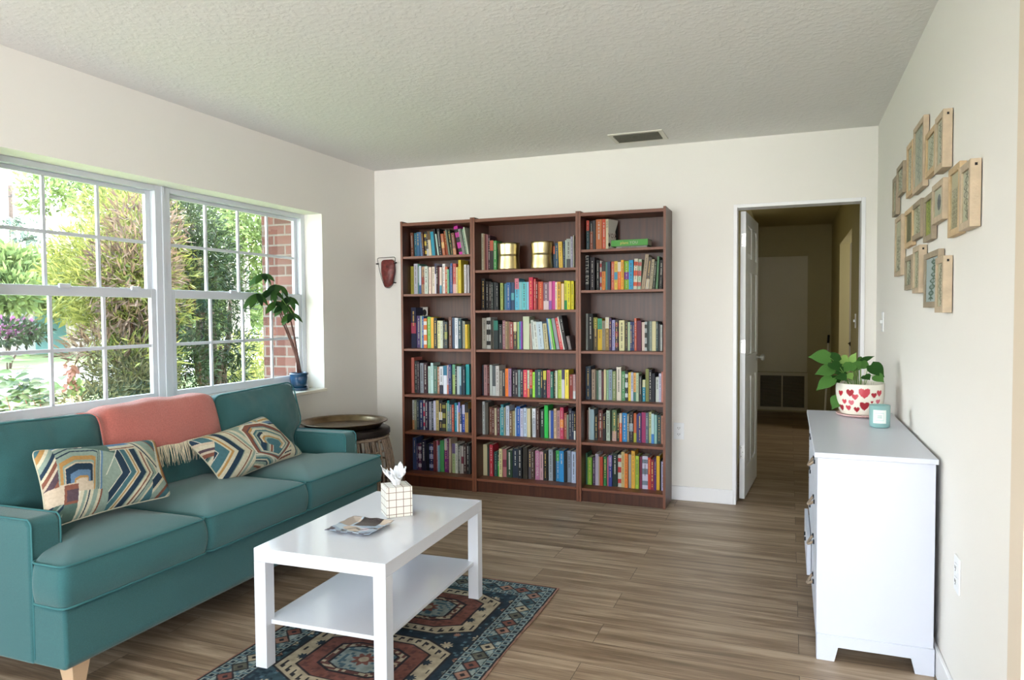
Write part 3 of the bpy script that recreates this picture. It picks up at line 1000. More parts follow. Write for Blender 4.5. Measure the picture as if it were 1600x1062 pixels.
# trinket dish
def dishcol(p):
    u, v = p.x, p.y
    if v > 0.015 and -0.045 < u < 0.05 and v + 0.5 * abs(u) > 0.02 and v > 0.02 + 0.2 * u: return hexc('2e2527')
    if abs(v - 0.3 * u + 0.022 + 0.012 * math.sin(u * 90)) < 0.005 and u > -0.06: return hexc('3a3338')
    if (u - 0.03) ** 2 + (v + 0.02) ** 2 < 0.0003: return hexc('c9bcc6')
    if u < -0.055 and v > 0.0: return hexc('9c8f84')
    if v < -0.055 and math.sin(u * 120) > 0.2: return hexc('4a4650')
    q = math.sin(u * 40 + v * 25) + math.sin(v * 60)
    return hexc('8f9fb0') if q > 0.3 else hexc('a9b6c2') if q > -0.8 else hexc('b9a898')
N = 60; vs = []
for j in range(N + 1):
    for i in range(N + 1):
        u, v = (i / N - 0.5) * 0.2, (j / N - 0.5) * 0.2
        e = max(abs(u), abs(v)) / 0.1
        sc_ = 1 + 0.02 * math.sin(u * 120) * (e > 0.9) + 0.02 * math.sin(v * 110 + 1) * (e > 0.9)
        vs.append((u * sc_, v * sc_, 0.003 + 0.011 * max(0, (e - 0.62) / 0.38) ** 1.5 + 0.0015 * math.sin(u * 70) * e ** 4))
fs = [(j * (N + 1) + i, j * (N + 1) + i + 1, (j + 1) * (N + 1) + i + 1, (j + 1) * (N + 1) + i) for j in range(N) for i in range(N)]
dish = MB().add(vs, fs).build('trinket_dish', mat('glazed_dish', 'ffffff', 0.25, attr='paint'), None, smooth=True)
paint(dish, dishcol)
sm = dish.modifiers.new('s', 'SOLIDIFY'); sm.thickness = 0.0025; sm.offset = -1
dish.matrix_basis = Matrix.Translation((1.555, -2.635, 0.4552)) @ Matrix.Rotation(0.02, 4, 'Z')
tag(dish, 'square blue-grey trinket dish with a dark painted figure on the coffee table', 'dish')

# ------------------------------------------------------------------ cane stool with metal tray
SX, SYB = 0.39, -1.03
st = thing('cane_stool', 'round brown cane drum stool in the corner behind the sofa arm', 'stool', (SX, SYB, 0))
M_CANE = mat('weathered_cane', '8a7666', 0.8, bump=(120, 0.3), noise=(40, 0.25))
M_DARK = mat('dark_bronze', '2b2320', 0.45, metal=0.6)
def stool_r(z):
    t = z / 0.52
    return 0.255 + 0.065 * math.sin(PI * min(1, max(0, 0.12 + t * 0.80)))
b = MB()
for k in range(54):
    a = 2 * PI * k / 54 + 0.02 * math.sin(k * 3.1)
    wdt = 0.0065 + 0.0015 * math.sin(k * 1.7)
    pts = [((SX + stool_r(z) * math.cos(a + 0.04 * math.sin(z * 6 + k))), (SYB + stool_r(z) * math.sin(a + 0.04 * math.sin(z * 6 + k))), z) for z in [0.02 + 0.49 * j / 12 for j in range(13)]]
    b.tube(pts, wdt, 5)
b.build('cane_rods', M_CANE, st, smooth=True)
for z in (0.03, 0.17, 0.31, 0.42, 0.505):
    pts = [(SX + (stool_r(z) + (0.006 if z in (0.505, 0.03) else -0.006)) * math.cos(2 * PI * k / 48), SYB + (stool_r(z) + (0.006 if z in (0.505, 0.03) else -0.006)) * math.sin(2 * PI * k / 48), z) for k in range(48)]
    MB().tube(pts, 0.011 if z in (0.505, 0.03) else 0.006, 6, closed=True).build('cane_hoop', M_CANE, st, smooth=True)
MB().lathe([(0.0, 0.518), (0.285, 0.518), (0.297, 0.524), (0.297, 0.552), (0.285, 0.56), (0.0, 0.56)], 64, c=(SX, SYB)).build('round_top', M_DARK, st, smooth=True, bevel=0.002)
tr = MB().lathe([(0.0, 0.566), (0.22, 0.565), (0.25, 0.567), (0.262, 0.590), (0.275, 0.602), (0.292, 0.604), (0.292, 0.600), (0.272, 0.596), (0.255, 0.575), (0.24, 0.561), (0.0, 0.5605)], 72, c=(SX - 0.03, SYB + 0.03))
tray = tr.build('serving_tray', mat('aged_bronze_tray', '6d5b45', 0.28, metal=0.9, noise=(14, 0.3), bump=(60, 0.15)), None, smooth=True)
tag(tray, 'large round aged bronze tray lying on top of the cane stool', 'tray')

# ------------------------------------------------------------------ dresser
M_DR = mat('dresser_white', 'd2d7e3', 0.32, spec=0.45)
dr = thing('dresser', 'white chest of drawers with rope pulls against the right wall', 'dresser', (3.465, -1.56, 0))
X0, X1, Y0, Y1 = 3.27, 3.662, -2.176, -0.945
TOP = 0.79
MB().box(3.256, 3.664, Y0 - 0.012, Y1 + 0.012, TOP - 0.02, TOP).build('worktop', M_DR, dr, bevel=0.003)
for yy in (Y0, Y1 - 0.02):
    MB().box(X0 + 0.004, X1 - 0.004, yy + 0.003 * (yy == Y0), yy + 0.02, 0.09, TOP - 0.0205).build('side_panel', M_DR, dr, bevel=0.001)
for yy, nm in ((Y0 - 0.004, 1), (Y1 - 0.018, 2)):
    MB().prism([(X0, 0.0), (X0 + 0.062, 0.0), (X0 + 0.075, 0.055), (X1 - 0.075, 0.055), (X1 - 0.062, 0.0), (X1, 0.0), (X1, 0.10), (X0, 0.10)], 'y', yy, yy + 0.022).build('base_rail', M_DR, dr, bevel=0.0015)
MB().prism([(Y0 + 0.018, 0.0), (Y0 + 0.08, 0.0), (Y0 + 0.09, 0.05), (Y1 - 0.09, 0.05), (Y1 - 0.08, 0.0), (Y1 - 0.018, 0.0), (Y1 - 0.018, 0.10), (Y0 + 0.018, 0.10)], 'x', X0, X0 + 0.02).build('base_rail', M_DR, dr, bevel=0.0015)
MB().box(X1 - 0.012, X1 - 0.002, Y0 + 0.02, Y1 - 0.02, 0.05, TOP - 0.02).build('back_panel', M_DR, dr)
MB().box(X0 + 0.018, X1 - 0.013, Y0 + 0.02, Y1 - 0.02, 0.085, 0.10).build('bottom_panel', M_DR, dr)
M_ROPE = mat('rope', 'b09c86', 0.9, bump=(300, 0.8))
M_STEEL = mat('dark_steel', '3a3c42', 0.35, metal=0.9)
ymid = (Y0 + Y1) / 2
for c, (ya, yb) in enumerate(((Y0 + 0.024, ymid - 0.004), (ymid + 0.004, Y1 - 0.024))):
    for r, (za, zb) in enumerate(((0.605, 0.762), (0.437, 0.598), (0.270, 0.430), (0.104, 0.263))):
        out = 0.0
        if r == 3 and c == 1: out = 0.02
        if r == 1 and c == 1: out = 0.0
        d = MB().box(X0 - 0.002 - out, X0 + 0.016 - out, ya, yb, za, zb).build('drawer', M_DR, dr, bevel=0.002)
        MB().box(X0 + 0.0162 - out, X0 + 0.20 - out, ya + 0.015, yb - 0.015, za + 0.015, zb - 0.03).build('drawer_box', M_DR, d)
        yc = (ya + yb) / 2; zc = (za + zb) / 2 + 0.02
        for yy in (yc - 0.045, yc + 0.045):
            MB().box(X0 - 0.008 - out, X0 - 0.0015 - out, yy - 0.007, yy + 0.007, zc - 0.012, zc + 0.004).build('pull_bracket', M_STEEL, d)
        pts = [(X0 - 0.006 - out - 0.020 * math.sin(PI * k / 10), yc - 0.045 + 0.09 * k / 10, zc - 0.004 - 0.022 * math.sin(PI * k / 10)) for k in range(11)]
        if c == 0: MB().tube(pts, 0.0055, 6).build('rope_pull', M_ROPE, d, smooth=True)
MB().box(X0 - 0.001, X0 + 0.012, Y0 + 0.004, Y0 + 0.022, 0.10, 0.768).build('front_stile', M_DR, dr)

# heart pot with pothos
def in_heart(u, v, r):
    x, y = u / r, v / r + 0.15
    return (x * x + y * y - 0.62) ** 3 - x * x * y ** 3 * 1.6 < 0
HEARTS = []
rnd = random.Random(21)
spec_ = [(0.47, 0.72, .85), (0.30, 0.42, .6), (0.60, 0.60, .7), (0.50, 0.40, .65), (0.40, 0.22, .65), (0.64, 0.18, .65), (0.83, 0.72, 1.2), (0.84, 0.30, 1.05), (1.08, 0.66, .65), (1.03, 0.44, .32), (1.08, 0.22, .6), (1.22, 0.45, .6), (1.25, 0.72, .75), (0.18, 0.68, .7), (0.15, 0.2, .8)]
POTC = (3.500, -1.09)
ACAM = math.atan2(CAM_POS.y - POTC[1], CAM_POS.x - POTC[0])
for (f, v, s) in spec_:
    HEARTS.append((ACAM + (f - 0.72) * 1.65, v, s, rnd.choice(['b02c38', '9c2430', 'd0707c', 'c04450'])))
for k in range(9):
    HEARTS.append((ACAM + PI * 0.45 + k * 0.42, (0.2, 0.68, 0.42)[k % 3], rnd.uniform(.5, 1.0), rnd.choice(['b02c38', 'd0707c', 'c04450'])))
PR0, PR1, PH = 0.088, 0.112, 0.152
def pot_prof(t):
    return PR0 + (PR1 - PR0) * (1 - (1 - min(1, t * 1.25)) ** 2.6)
def potcol(p):
    x, y, z = p.x - POTC[0], p.y - POTC[1], p.z - (TOP + 0.014)
    r = math.hypot(x, y)
    if r < 0.104 and z > 0.05 and r < pot_prof(z / PH) - 0.004: return hexc('dcd6c2')
    a = math.atan2(y, x)
    for (ha, v, s, c) in HEARTS:
        d = (a - ha + PI) % (2 * PI) - PI
        if in_heart(d * 0.11, z - v * PH, 0.0225 * s): return hexc(c)
    return hexc('ece7da')
prof_ = [(0.0, 0), (PR0 * 0.8, 0)] + [(pot_prof(k / 60), PH * k / 60) for k in range(61)] + [(PR1 - 0.004, PH + 0.002), (PR1 - 0.008, PH - 0.002), (PR1 - 0.008, PH * 0.8)]
hp = thing('potted_pothos', 'leafy pothos in a white pot painted with red hearts on the dresser', 'potted plant', (POTC[0], POTC[1], TOP + 0.001))
pot = MB().lathe([(r, z + TOP + 0.014) for r, z in prof_], 260, c=POTC).build('pot', mat('painted_ceramic', 'ffffff', 0.22, attr='paint'), hp, smooth=True)
paint(pot, potcol)
MB().lathe([(0.0, 0.002), (0.085, 0.001), (0.105, 0.006), (0.112, 0.014), (0.109, 0.015), (0.098, 0.008), (0, 0.006)], 48, M=Matrix.Translation((0, 0, TOP)), c=POTC).build('saucer', mat('pink_saucer', 'd9b4ae', 0.3), hp, smooth=True)
MB().lathe([(0.0, 0.0), (0.103, 0.0)], 32, M=Matrix.Translation((0, 0, TOP + 0.014 + PH * 0.82)), c=POTC).build('soil', mat('potting_soil', '4a382a', 1.0, bump=(80, 1)), hp)
M_POTHOS = leaf_mat('pothos_leaf', '2f5c28', '5c8a42', 0.25)
POTHOS3 = [M_POTHOS, leaf_mat('pothos_leaf_dark', '28501f', '28501f', 0.25), leaf_mat('pothos_leaf_pale', '6f9a48', '8fb060', 0.25)]
M_STEM = mat('green_stem', '6f9a48', 0.6)

def unp(px, py, y=None, x=None):
    d = _F + _R * ((px - 800) / 1120.207) - _U * ((py - 531) / 1120.207)
    t = (y - CAM_POS.y) / d.y if y is not None else (x - CAM_POS.x) / d.x
    return CAM_POS + d * t

def leaf_mesh(b, base, tip, width, nrm, droop=0.15, heart=True, fold=0.12, nseg=7):
    base, tip = Vector(base), Vector(tip)
    ax = tip - base; L = ax.length; ax.normalize()
    side = ax.cross(nrm)
    if side.length < 1e-4: side = ax.orthogonal()
    side.normalize(); n = side.cross(ax).normalized()
    vs, fs = [], []
    for i in range(nseg + 1):
        t = i / nseg
        if heart: w = (math.sin(PI * min(1, t * 0.62 + 0.30)) ** 0.8 - 0.12) * (1 - t ** 3.2) * width * 0.62 if t > 0 else width * 0.28
        else: w = math.sin(PI * (t * 0.92 + 0.05)) ** 0.9 * width * 0.5
        w = max(w, 0.0004)
        c = base + ax * L * t - n * droop * L * t * t
        for s in (-1, 0, 1):
            vs.append(c + side * s * w + n * abs(s) * w * fold - (ax * 0.08 * L * abs(s) if heart and i == 0 else Vector()))
    for i in range(nseg):
        for s in (0, 1):
            a = i * 3 + s
            fs.append((a, a + 1, a + 4, a + 3))
    b.add(vs, fs)
lv = [((375, 190), (155, 172), .085, .0), ((470, 225), (335, 128), .06, .02), ((405, 305), (222, 355), .065, -.03), ((405, 405), (232, 520), .07, -.05), ((395, 240), (475, 330), .06, -.03),
      ((480, 440), (395, 375), .05, .0), ((475, 600), (400, 720), .065, -.02), ((565, 190), (470, 250), .05, .03), ((600, 235), (645, 135), .04, .0), ((610, 260), (520, 330), .06, -.04),
      ((700, 225), (838, 168), .028, .03), ((690, 255), (795, 290), .055, .0), ((800, 265), (945, 385), .075, -.03), ((845, 375), (935, 440), .05, -.05), ((560, 290), (500, 200), .05, .05),
      ((625, 240), (690, 300), .06, -.02), ((735, 375), (790, 415), .045, -.04), ((470, 370), (550, 425), .05, -.06), ((560, 360), (610, 410), .04, -.06), ((660, 210), (720, 250), .05, .04),
      ((540, 330), (420, 350), .055, .03), ((650, 320), (600, 200), .05, .05), ((600, 300), (680, 200), .05, .07), ((500, 270), (420, 240), .045, .04)]
rnd = random.Random(5)
stems = MB()
for k, (a, c, wd_, dy) in enumerate(lv):
    pa = unp(1240 + a[0] / 6.635, 530 + a[1] / 6.635, y=POTC[1] + dy)
    pc = unp(1240 + c[0] / 6.635, 530 + c[1] / 6.635, y=POTC[1] + dy * 1.5 - 0.02)
    b = MB()
    leaf_mesh(b, pa, pc, wd_, Vector((rnd.uniform(-.3, .3), -1.0, 0.75)), droop=0.10)
    b.build('leaf', POTHOS3[(0, 1, 0, 0, 1, 1, 0, 2, 2, 0, 1, 0, 1, 0, 2, 0, 1, 1, 2, 0, 1, 0, 2, 1)[k]], hp, smooth=True)
    root = Vector((POTC[0] + (pa.x - POTC[0]) * 0.3, POTC[1] + rnd.uniform(-.03, .03), TOP + 0.014 + PH * 0.8))
    mid = root.lerp(pa, 0.55) + Vector((0, 0, 0.03 if pa.z > root.z else 0.075))
    stems.tube([root, root.lerp(mid, 0.5) + Vector((0, 0, .01)), mid, pa], 0.0016, 5)
stems.build('stems', M_STEM, hp, smooth=True)

# candle
CC = (3.552, -1.452)
cdl = thing('jar_candle', 'aqua glass jar candle with a white square label beside the heart pot', 'candle', (CC[0], CC[1], TOP + 0.001))
MB().lathe([(0, 0.0), (0.038, 0.0), (0.043, 0.005), (0.044, 0.10), (0.041, 0.10), (0.040, 0.012), (0, 0.010)], 40, M=Matrix.Translation((0, 0, TOP + 0.001)), c=CC).build('glass_jar', mat('aqua_glass', 'a8d8d6', 0.08, trans=0.35, spec=0.6), cdl, smooth=True)
MB().lathe([(0, 0.011), (0.0395, 0.0115), (0.0395, 0.072), (0, 0.072)], 32, M=Matrix.Translation((0, 0, TOP + 0.001)), c=CC).build('wax', mat('cream_wax', 'bfe0d8', 0.6), cdl, smooth=True)
aC = math.atan2(CAM_POS.y - CC[1], CAM_POS.x - CC[0])
def curved_label(r, half, z0, z1, m_, nm, par, off=0.0):
    vs = []
    for j in (z0, z1):
        for i in range(13):
            a = aC + off + half * (i / 6 - 1)
            vs.append((CC[0] + r * math.cos(a), CC[1] + r * math.sin(a), TOP + j))
    return MB().add(vs, [(i, i + 1, i + 14, i + 13) for i in range(12)]).build(nm, m_, par)
lb = curved_label(0.0446, 0.62, 0.022, 0.082, mat('pale_label', 'e8efe9', 0.6), 'label', cdl)
curved_label(0.0449, 0.40, 0.034, 0.070, mat('inner_label', 'c3dcd6', 0.6), 'label_border', lb)
curved_label(0.0452, 0.36, 0.037, 0.067, mat('pale_label', 'e8efe9', 0.6), 'label_panel', lb)
for zz in (0.057, 0.052, 0.047):
    curved_label(0.0455, 0.20, zz - 0.0012, zz + 0.0008, mat('label_ink', '7fa8a0', 0.6), 'label_line', lb)

# ------------------------------------------------------------------ frames on the right wall
M_OAK = mat('light_oak', 'b7a58c', 0.65, noise=(30, 0.10), bump=(90, 0.2))
M_OAK2 = mat('grey_oak', '978974', 0.65, noise=(30, 0.10), bump=(90, 0.2))
M_OAK3 = mat('honey_oak', 'bfa580', 0.65, noise=(30, 0.10), bump=(90, 0.2))
M_KH = mat('keyhole_black', '141210', 0.8)
M_PAPER = mat('botanical_paper', 'c9c3ac', 0.7)
fr = [('A', -0.900, -1.040, 1.994, 1.800, 2, 0.020), ('B', -0.998, -1.218, 2.032, 1.882, 2, 0.014), ('C', -1.355, -1.521, 2.065, 1.830, 3, 0.018), ('D', -1.558, -1.817, 2.095, 1.815, 1, 0.020), ('E', -1.862, -2.064, 2.002, 1.832, 3, 0.020), ('F', -2.116, -2.264, 2.003, 1.806, 1, 0.029), ('G', -1.010, -1.238, 1.778, 1.490, 1, 0.020), ('H', -1.318, -1.540, 1.775, 1.605, 3, 0.017), ('I', -1.515, -1.752, 1.777, 1.620, 2, 0.016), ('J', -1.828, -2.011, 1.764, 1.587, 2, 0.018), ('K', -2.013, -2.219, 1.779, 1.636, 1, 0.019), ('L', -2.315, -2.486, 1.784, 1.560, 3, 0.020), ('M', -2.530, -2.671, 1.755, 1.560, 1, 0.028), ('N', -1.314, -1.512, 1.566, 1.413, 2, 0.014), ('O', -1.647, -1.811, 1.583, 1.391, 1, 0.028), ('P', -1.853, -2.155, 1.539, 1.330, 2, 0.018), ('Q', -2.156, -2.299, 1.504, 1.311, 1, 0.028)]
FL = dict(A='small grey oak frame at the far left end of the top group of wall frames',
 B='small grey oak frame hung second from the far end of the top group',
 C='slim honey oak frame to the left of the tallest frame in the top group',
 D='tallest oak frame in the top group, with a pale print',
 E='honey oak frame tucked between the tallest top frame and the thick-edged top frame',
 F='thick-edged oak frame nearest the camera in the top group, black hanging hole on its side',
 G='tall light oak frame at the far left of the middle group with a speckled print',
 H='honey oak frame with a dark narrow print, second from left in the middle group',
 I='grey oak frame holding pale sprigs, between honey and green print frames in middle group',
 J='grey oak frame with a green botanical print in the middle group',
 K='oak frame with one grey feather shape, right of the green print frame',
 L='tall honey oak frame with black speckled seed print in the middle group',
 M='thick-edged oak frame at the right end of the middle group, nearest the camera',
 N='smallest frame at the left end of the bottom group',
 O='thick-edged narrow oak frame in the bottom group, second from left',
 P='dark-edged oak frame with blue-green leaf print in the bottom group',
 Q='thick-edged oak frame at the lower right end of the bottom group')
def art(kind, rnd):
    def fn(p):
        y, z = p.y, p.z
        return None
    return fn
rnd = random.Random(33)
for (k, ya, yb, z1, z0, mi, dep) in fr:
    y0, y1 = yb, ya
    yc, zc = (y0 + y1) / 2, (z0 + z1) / 2
    e = thing('picture_frame', FL[k], 'picture frame', (W, yc, z0), 0, 'oak frames on the right wall')
    mo = {1: M_OAK, 2: M_OAK2, 3: M_OAK3}[mi]
    bw = min(0.022, (y1 - y0) * 0.16)
    xa, xb = W - dep - 0.003, W - 0.003
    b = MB()
    b.box(xa, xb, y0, y0 + bw, z0, z1); b.box(xa, xb, y1 - bw, y1, z0, z1)
    b.box(xa, xb, y0 + bw, y1 - bw, z0, z0 + bw); b.box(xa, xb, y0 + bw, y1 - bw, z1 - bw, z1)
    b.build('frame', mo, e, bevel=0.001)
    # printed sheet
    n, mm_ = 40, 60
    a0, a1, c0, c1 = y0 + bw, y1 - bw, z0 + bw, z1 - bw
    xp = xa + 0.007
    vs = [(xp, a0 + (a1 - a0) * i / n, c0 + (c1 - c0) * j / mm_) for j in range(mm_ + 1) for i in range(n + 1)]
    fs = [(j * (n + 1) + i, j * (n + 1) + i + 1, (j + 1) * (n + 1) + i + 1, (j + 1) * (n + 1) + i) for j in range(mm_) for i in range(n)]
    po = MB().add(vs, fs).build('print', mat('pressed_botanical', 'ffffff', 0.6, attr='paint'), e)
    seed = rnd.random() * 10
    base = hexc({'J': 'a9aa5c', 'D': 'b8b6a6', 'P': 'c4ccd0', 'L': 'c4b89c', 'H': '8c8468'}.get(k, rnd.choice(['cfc8b0', 'c6c2ae', 'd2cab4'])))
    ink = hexc({'J': '6f8240', 'D': '8e9088', 'P': '4c6a5c', 'L': '2c2820', 'K': '6a6c74', 'G': '4c4438', 'N': '2c2a22'}.get(k, rnd.choice(['6c6a50', '5c5648', '7c7a60'])))
    def pc(p, k=k, base=base, ink=ink, seed=seed, yc=yc, zc=zc, hh=(z1 - z0) / 2, ww=(y1 - y0) / 2):
        u, v = (p.y - yc) / ww, (p.z - zc) / hh
        if k in 'LG':
            h = math.sin(p.y * 900 + seed) * math.sin(p.z * 700 + seed * 2) + math.sin(p.y * 420) * math.sin(p.z * 510)
            return ink if (h > 0.45 and v < 0.35 and abs(u) < 0.6) else base
        if k == 'K':
            return ink if (u * u / 0.10 + v * v / 0.16 < 1 or abs(u) < 0.03 and -0.7 < v < 0) else base
        s = 0.22 * math.sin(v * 3 + seed)
        if abs(u - s) < 0.05 and abs(v) < 0.75: return ink
        t = (v * 4.5 + seed) % 1
        wd = 0.45 * math.sin(PI * t) * (1 - 0.4 * abs(v))
        if abs(v) < 0.7 and abs(u - s) < wd and abs(abs(u - s) - wd) < (0.22 if k == 'P' else 0.12): return ink
        return base
    paint(po, pc)
    MB().box(xp - 0.004, xp - 0.003, a0, a1, c0, c1).build('glass', M_GLASS, e)
    MB().box(xb - 0.004, xb, y0 + 0.002, y1 - 0.002, z0 + 0.002, z1 - 0.002).build('backing_board', mat('backing_brown', '6c5a46', 0.9), e)
    if k in 'FMOQ':
        MB().box((xa + xb) / 2 - 0.003, (xa + xb) / 2 + 0.004, y0 - 0.0006, y0 + 0.002, z1 - 0.020, z1 - 0.012).build('hanging_hole', M_KH, e)

# ------------------------------------------------------------------ wall plates, vent, mask, door
M_PLATE = mat('switch_plate_white', 'eceef0', 0.35)
def plate(name, label, cat, M, kind):
    e = thing(name, label, cat, M.translation)
    MB().box(-0.036, 0.036, -0.006, 0, -0.058, 0.058, M=M).build('cover_plate', M_PLATE, e, bevel=0.002)
    if kind == 'outlet':
        for z in (-0.022, 0.022):
            s = MB().box(-0.016, 0.016, -0.0085, -0.0055, z - 0.014, z + 0.014, M=M).build('socket', M_PLATE, e, bevel=0.001)
            b = MB()
            b.box(-0.008, -0.005, -0.0092, -0.008, z - 0.004, z + 0.006, M=M); b.box(0.005, 0.008, -0.0092, -0.008, z - 0.004, z + 0.006, M=M); b.box(-0.002, 0.002, -0.0092, -0.008, z - 0.011, z - 0.007, M=M)
            b.build('slots', mat('slot_dark', '2a2a2a', 0.8), s)
    else:
        MB().box(-0.008, 0.008, -0.018, -0.0055, -0.010, 0.012, M=M).build('toggle', M_PLATE, e, bevel=0.002)
    return e
RW = Matrix.Rotation(-PI / 2, 4, 'Z')
plate('wall_outlet', 'white outlet plate low on the back wall beside the right bookcase', 'outlet', Matrix.Translation((2.447, 0, 0.487)), 'outlet')
plate('wall_outlet', 'white outlet plate on the right wall in front of the dresser', 'outlet', Matrix.Translation((W, -2.445, 0.468)) @ RW, 'outlet')
plate('light_switch', 'white light switch on the right wall just inside the doorway corner', 'switch', Matrix.Translation((W, -0.372, 1.255)) @ RW, 'switch')
plate('light_switch', 'beige light switch on the dim hallway wall beyond the doorway', 'switch', Matrix.Translation((HX, 1.33, 1.24)) @ RW, 'switch')

ve = thing('ceiling_vent', 'white rectangular air vent with dark slats in the ceiling', 'vent', (2.222, -0.31, HC))
b = MB(); vx0, vx1, vy0, vy1 = 2.045, 2.40, -0.445, -0.19
b.box(vx0, vx1, vy0, vy0 + 0.03, HC - 0.008, HC); b.box(vx0, vx1, vy1 - 0.03, vy1, HC - 0.008, HC)
b.box(vx0, vx0 + 0.03, vy0 + 0.03, vy1 - 0.03, HC - 0.008, HC); b.box(vx1 - 0.03, vx1, vy0 + 0.03, vy1 - 0.03, HC - 0.008, HC)
b.build('vent_frame', mat('vent_white', 'd4d2c8', 0.5), ve, bevel=0.002)
MB().box(vx0 + 0.03, vx1 - 0.03, vy0 + 0.03, vy1 - 0.03, HC - 0.0012, HC - 0.0002).build('vent_cavity', mat('duct_dark', '20201e', 0.9), ve)
for i in range(6):
    y = vy0 + 0.045 + i * 0.033
    MM = Matrix.Translation((0, y, HC - 0.008)) @ Matrix.Rotation(0.7, 4, 'X')
    MB().box(vx0 + 0.03, vx1 - 0.03, -0.010, 0.010, -0.0008, 0.0008, M=MM).build('slat', mat('vent_slat', '8a887c', 0.5), ve)

# mask-like wall ornament
mk = thing('wall_ornament', 'dark red shield-shaped wall ornament in a thin wire frame', 'wall ornament', (0.125, -0.01, 1.655))
ol = dense([(0.072, 1.757), (0.070, 1.65), (0.100, 1.545), (0.128, 1.535), (0.170, 1.560), (0.198, 1.66), (0.188, 1.757)], step=0.02, r=0.03)
vs, fs = puffy(ol, -0.030, -0.012, -0.022, 'y', bulge=0.003, crown0=0.022)
o = MB().add(vs, fs).build('shield', mat('oxblood_leather', '6a2a26', 0.4, noise=(28, 0.5), bump=(40, 0.6)), mk, smooth=True)
wp = [(0.036, 1.775), (0.205, 1.778), (0.196, 1.66), (0.184, 1.56), (0.148, 1.528), (0.106, 1.535), (0.078, 1.60), (0.055, 1.68)]
MB().tube([(x, -0.03, z) for x, z in dense(wp, 0.03, 0.02)], 0.0022, 6, closed=True).build('wire_frame', M_STEEL, mk, smooth=True)
for (x, z) in ((0.040, 1.728), (0.205, 1.733), (0.198, 1.572)):
    MB().tube([(x - 0.012, -0.001, z), (x - 0.012, -0.030, z), (x + 0.012, -0.034, z)], 0.005, 6).build('peg', M_KH, mk, smooth=True)

# six-panel door leaf, swung open into the hallway
dl = thing('door_leaf', 'white six-panel door standing open into the dim hallway', 'door', (2.84, 0.14, 0), -0.068)
DM = Matrix.Translation((2.845, 0.135, 0)) @ Matrix.Rotation(-0.068, 4, 'Z')
TH = 0.035; DW = 0.755
def dpanel(b, x, s):
    pass
rows = ((0.215, 0.85), (1.01, 1.60), (1.70, 1.925)); colsd = ((0.11, 0.345), (0.41, 0.645))
b = MB()
zs = [0.012] + [v for r in rows for v in r] + [2.012]
# stiles and rails as one frame
b.box(0, TH, 0, colsd[0][0], 0.012, 2.012, M=DM); b.box(0, TH, colsd[0][1], colsd[1][0], 0.012, 2.012, M=DM); b.box(0, TH, colsd[1][1], DW, 0.012, 2.012, M=DM)
for (y0, y1) in colsd:
    for i in range(0, 8, 2):
        b.box(0, TH, y0, y1, zs[i], zs[i + 1], M=DM)
dbody = b.build('door_frame', mat('door_white', 'e2e4e6', 0.35), dl)
for (y0, y1) in colsd:
    for (z0, z1) in rows:
        b = MB(); ins = 0.03
        for s, xf in ((1, TH), (-1, 0)):
            x_in, x_out = xf - s * 0.010, xf - s * 0.002
            vs = [(x_in, y0, z0), (x_in, y1, z0), (x_in, y1, z1), (x_in, y0, z1), (x_out, y0 + ins, z0 + ins), (x_out, y1 - ins, z0 + ins), (x_out, y1 - ins, z1 - ins), (x_out, y0 + ins, z1 - ins)]
            b.add(vs, [(0, 1, 5, 4), (1, 2, 6, 5), (2, 3, 7, 6), (3, 0, 4, 7), (4, 5, 6, 7)], M=DM)
        b.build('door_panel', mat('door_white', 'e2e4e6', 0.35), dl)
M_CHROME = mat('satin_nickel', 'c9c9c6', 0.28, metal=0.95)
for z in (0.34, 1.078, 1.815):
    h = MB().box(-0.0015, TH + 0.0, -0.0022, -0.0002, z - 0.045, z + 0.045, M=DM)
    h.tube([tuple(DM @ Vector((0.0, -0.004, z - 0.045))), tuple(DM @ Vector((0.0, -0.004, z + 0.045)))], 0.0045, 8)
    ho = h.build('hinge', M_CHROME, dl)
    b = MB()
    for dz, dx in ((-0.03, 0.012), (0.0, 0.022), (0.03, 0.012)):
        b.tube([tuple(DM @ Vector((dx, -0.0035, z + dz))), tuple(DM @ Vector((dx, -0.0020, z + dz)))], 0.003, 8)
    b.build('screws', mat('screw_dark', '555555', 0.4, metal=0.8), ho)
KZ = 0.965
for s in (1, -1):
    P = DM @ Matrix.Translation((TH if s > 0 else 0, DW - 0.065, KZ)) @ Matrix.Rotation(s * PI / 2, 4, 'Y')
    MB().lathe([(0, 0), (0.028, 0), (0.028, 0.006), (0.012, 0.009), (0.011, 0.030), (0.022, 0.036), (0.027, 0.048), (0.022, 0.060), (0, 0.063)], 24, M=P).build('door_knob', M_CHROME, dl, smooth=True)

# hallway things
ag = thing('return_air_grille', 'large white-framed return air grille low on the hallway end wall', 'vent', (3.08, 4.99, 0.03))
b = MB(); gx0, gx1, gz0, gz1 = 2.768, 3.392, 0.022, 0.518
b.box(gx0, gx1, 4.975, 4.999, gz0, gz0 + 0.04); b.box(gx0, gx1, 4.975, 4.999, gz1 - 0.04, gz1)
b.box(gx0, gx0 + 0.04, 4.975, 4.999, gz0 + 0.04, gz1 - 0.04); b.box(gx1 - 0.04, gx1, 4.975, 4.999, gz0 + 0.04, gz1 - 0.04)
b.box(3.072, 3.088, 4.978, 4.999, gz0 + 0.04, gz1 - 0.04)
b.build('grille_frame', mat('grille_white', 'd8d0b8', 0.5), ag, bevel=0.002)
b = MB()
for k in range(28):
    z = gz0 + 0.048 + k * 0.015
    MM = Matrix.Translation((0, 4.985, z)) @ Matrix.Rotation(0.6, 4, 'X')
    b.box(gx0 + 0.04, gx1 - 0.04, -0.006, 0.006, -0.0008, 0.0008, M=MM)
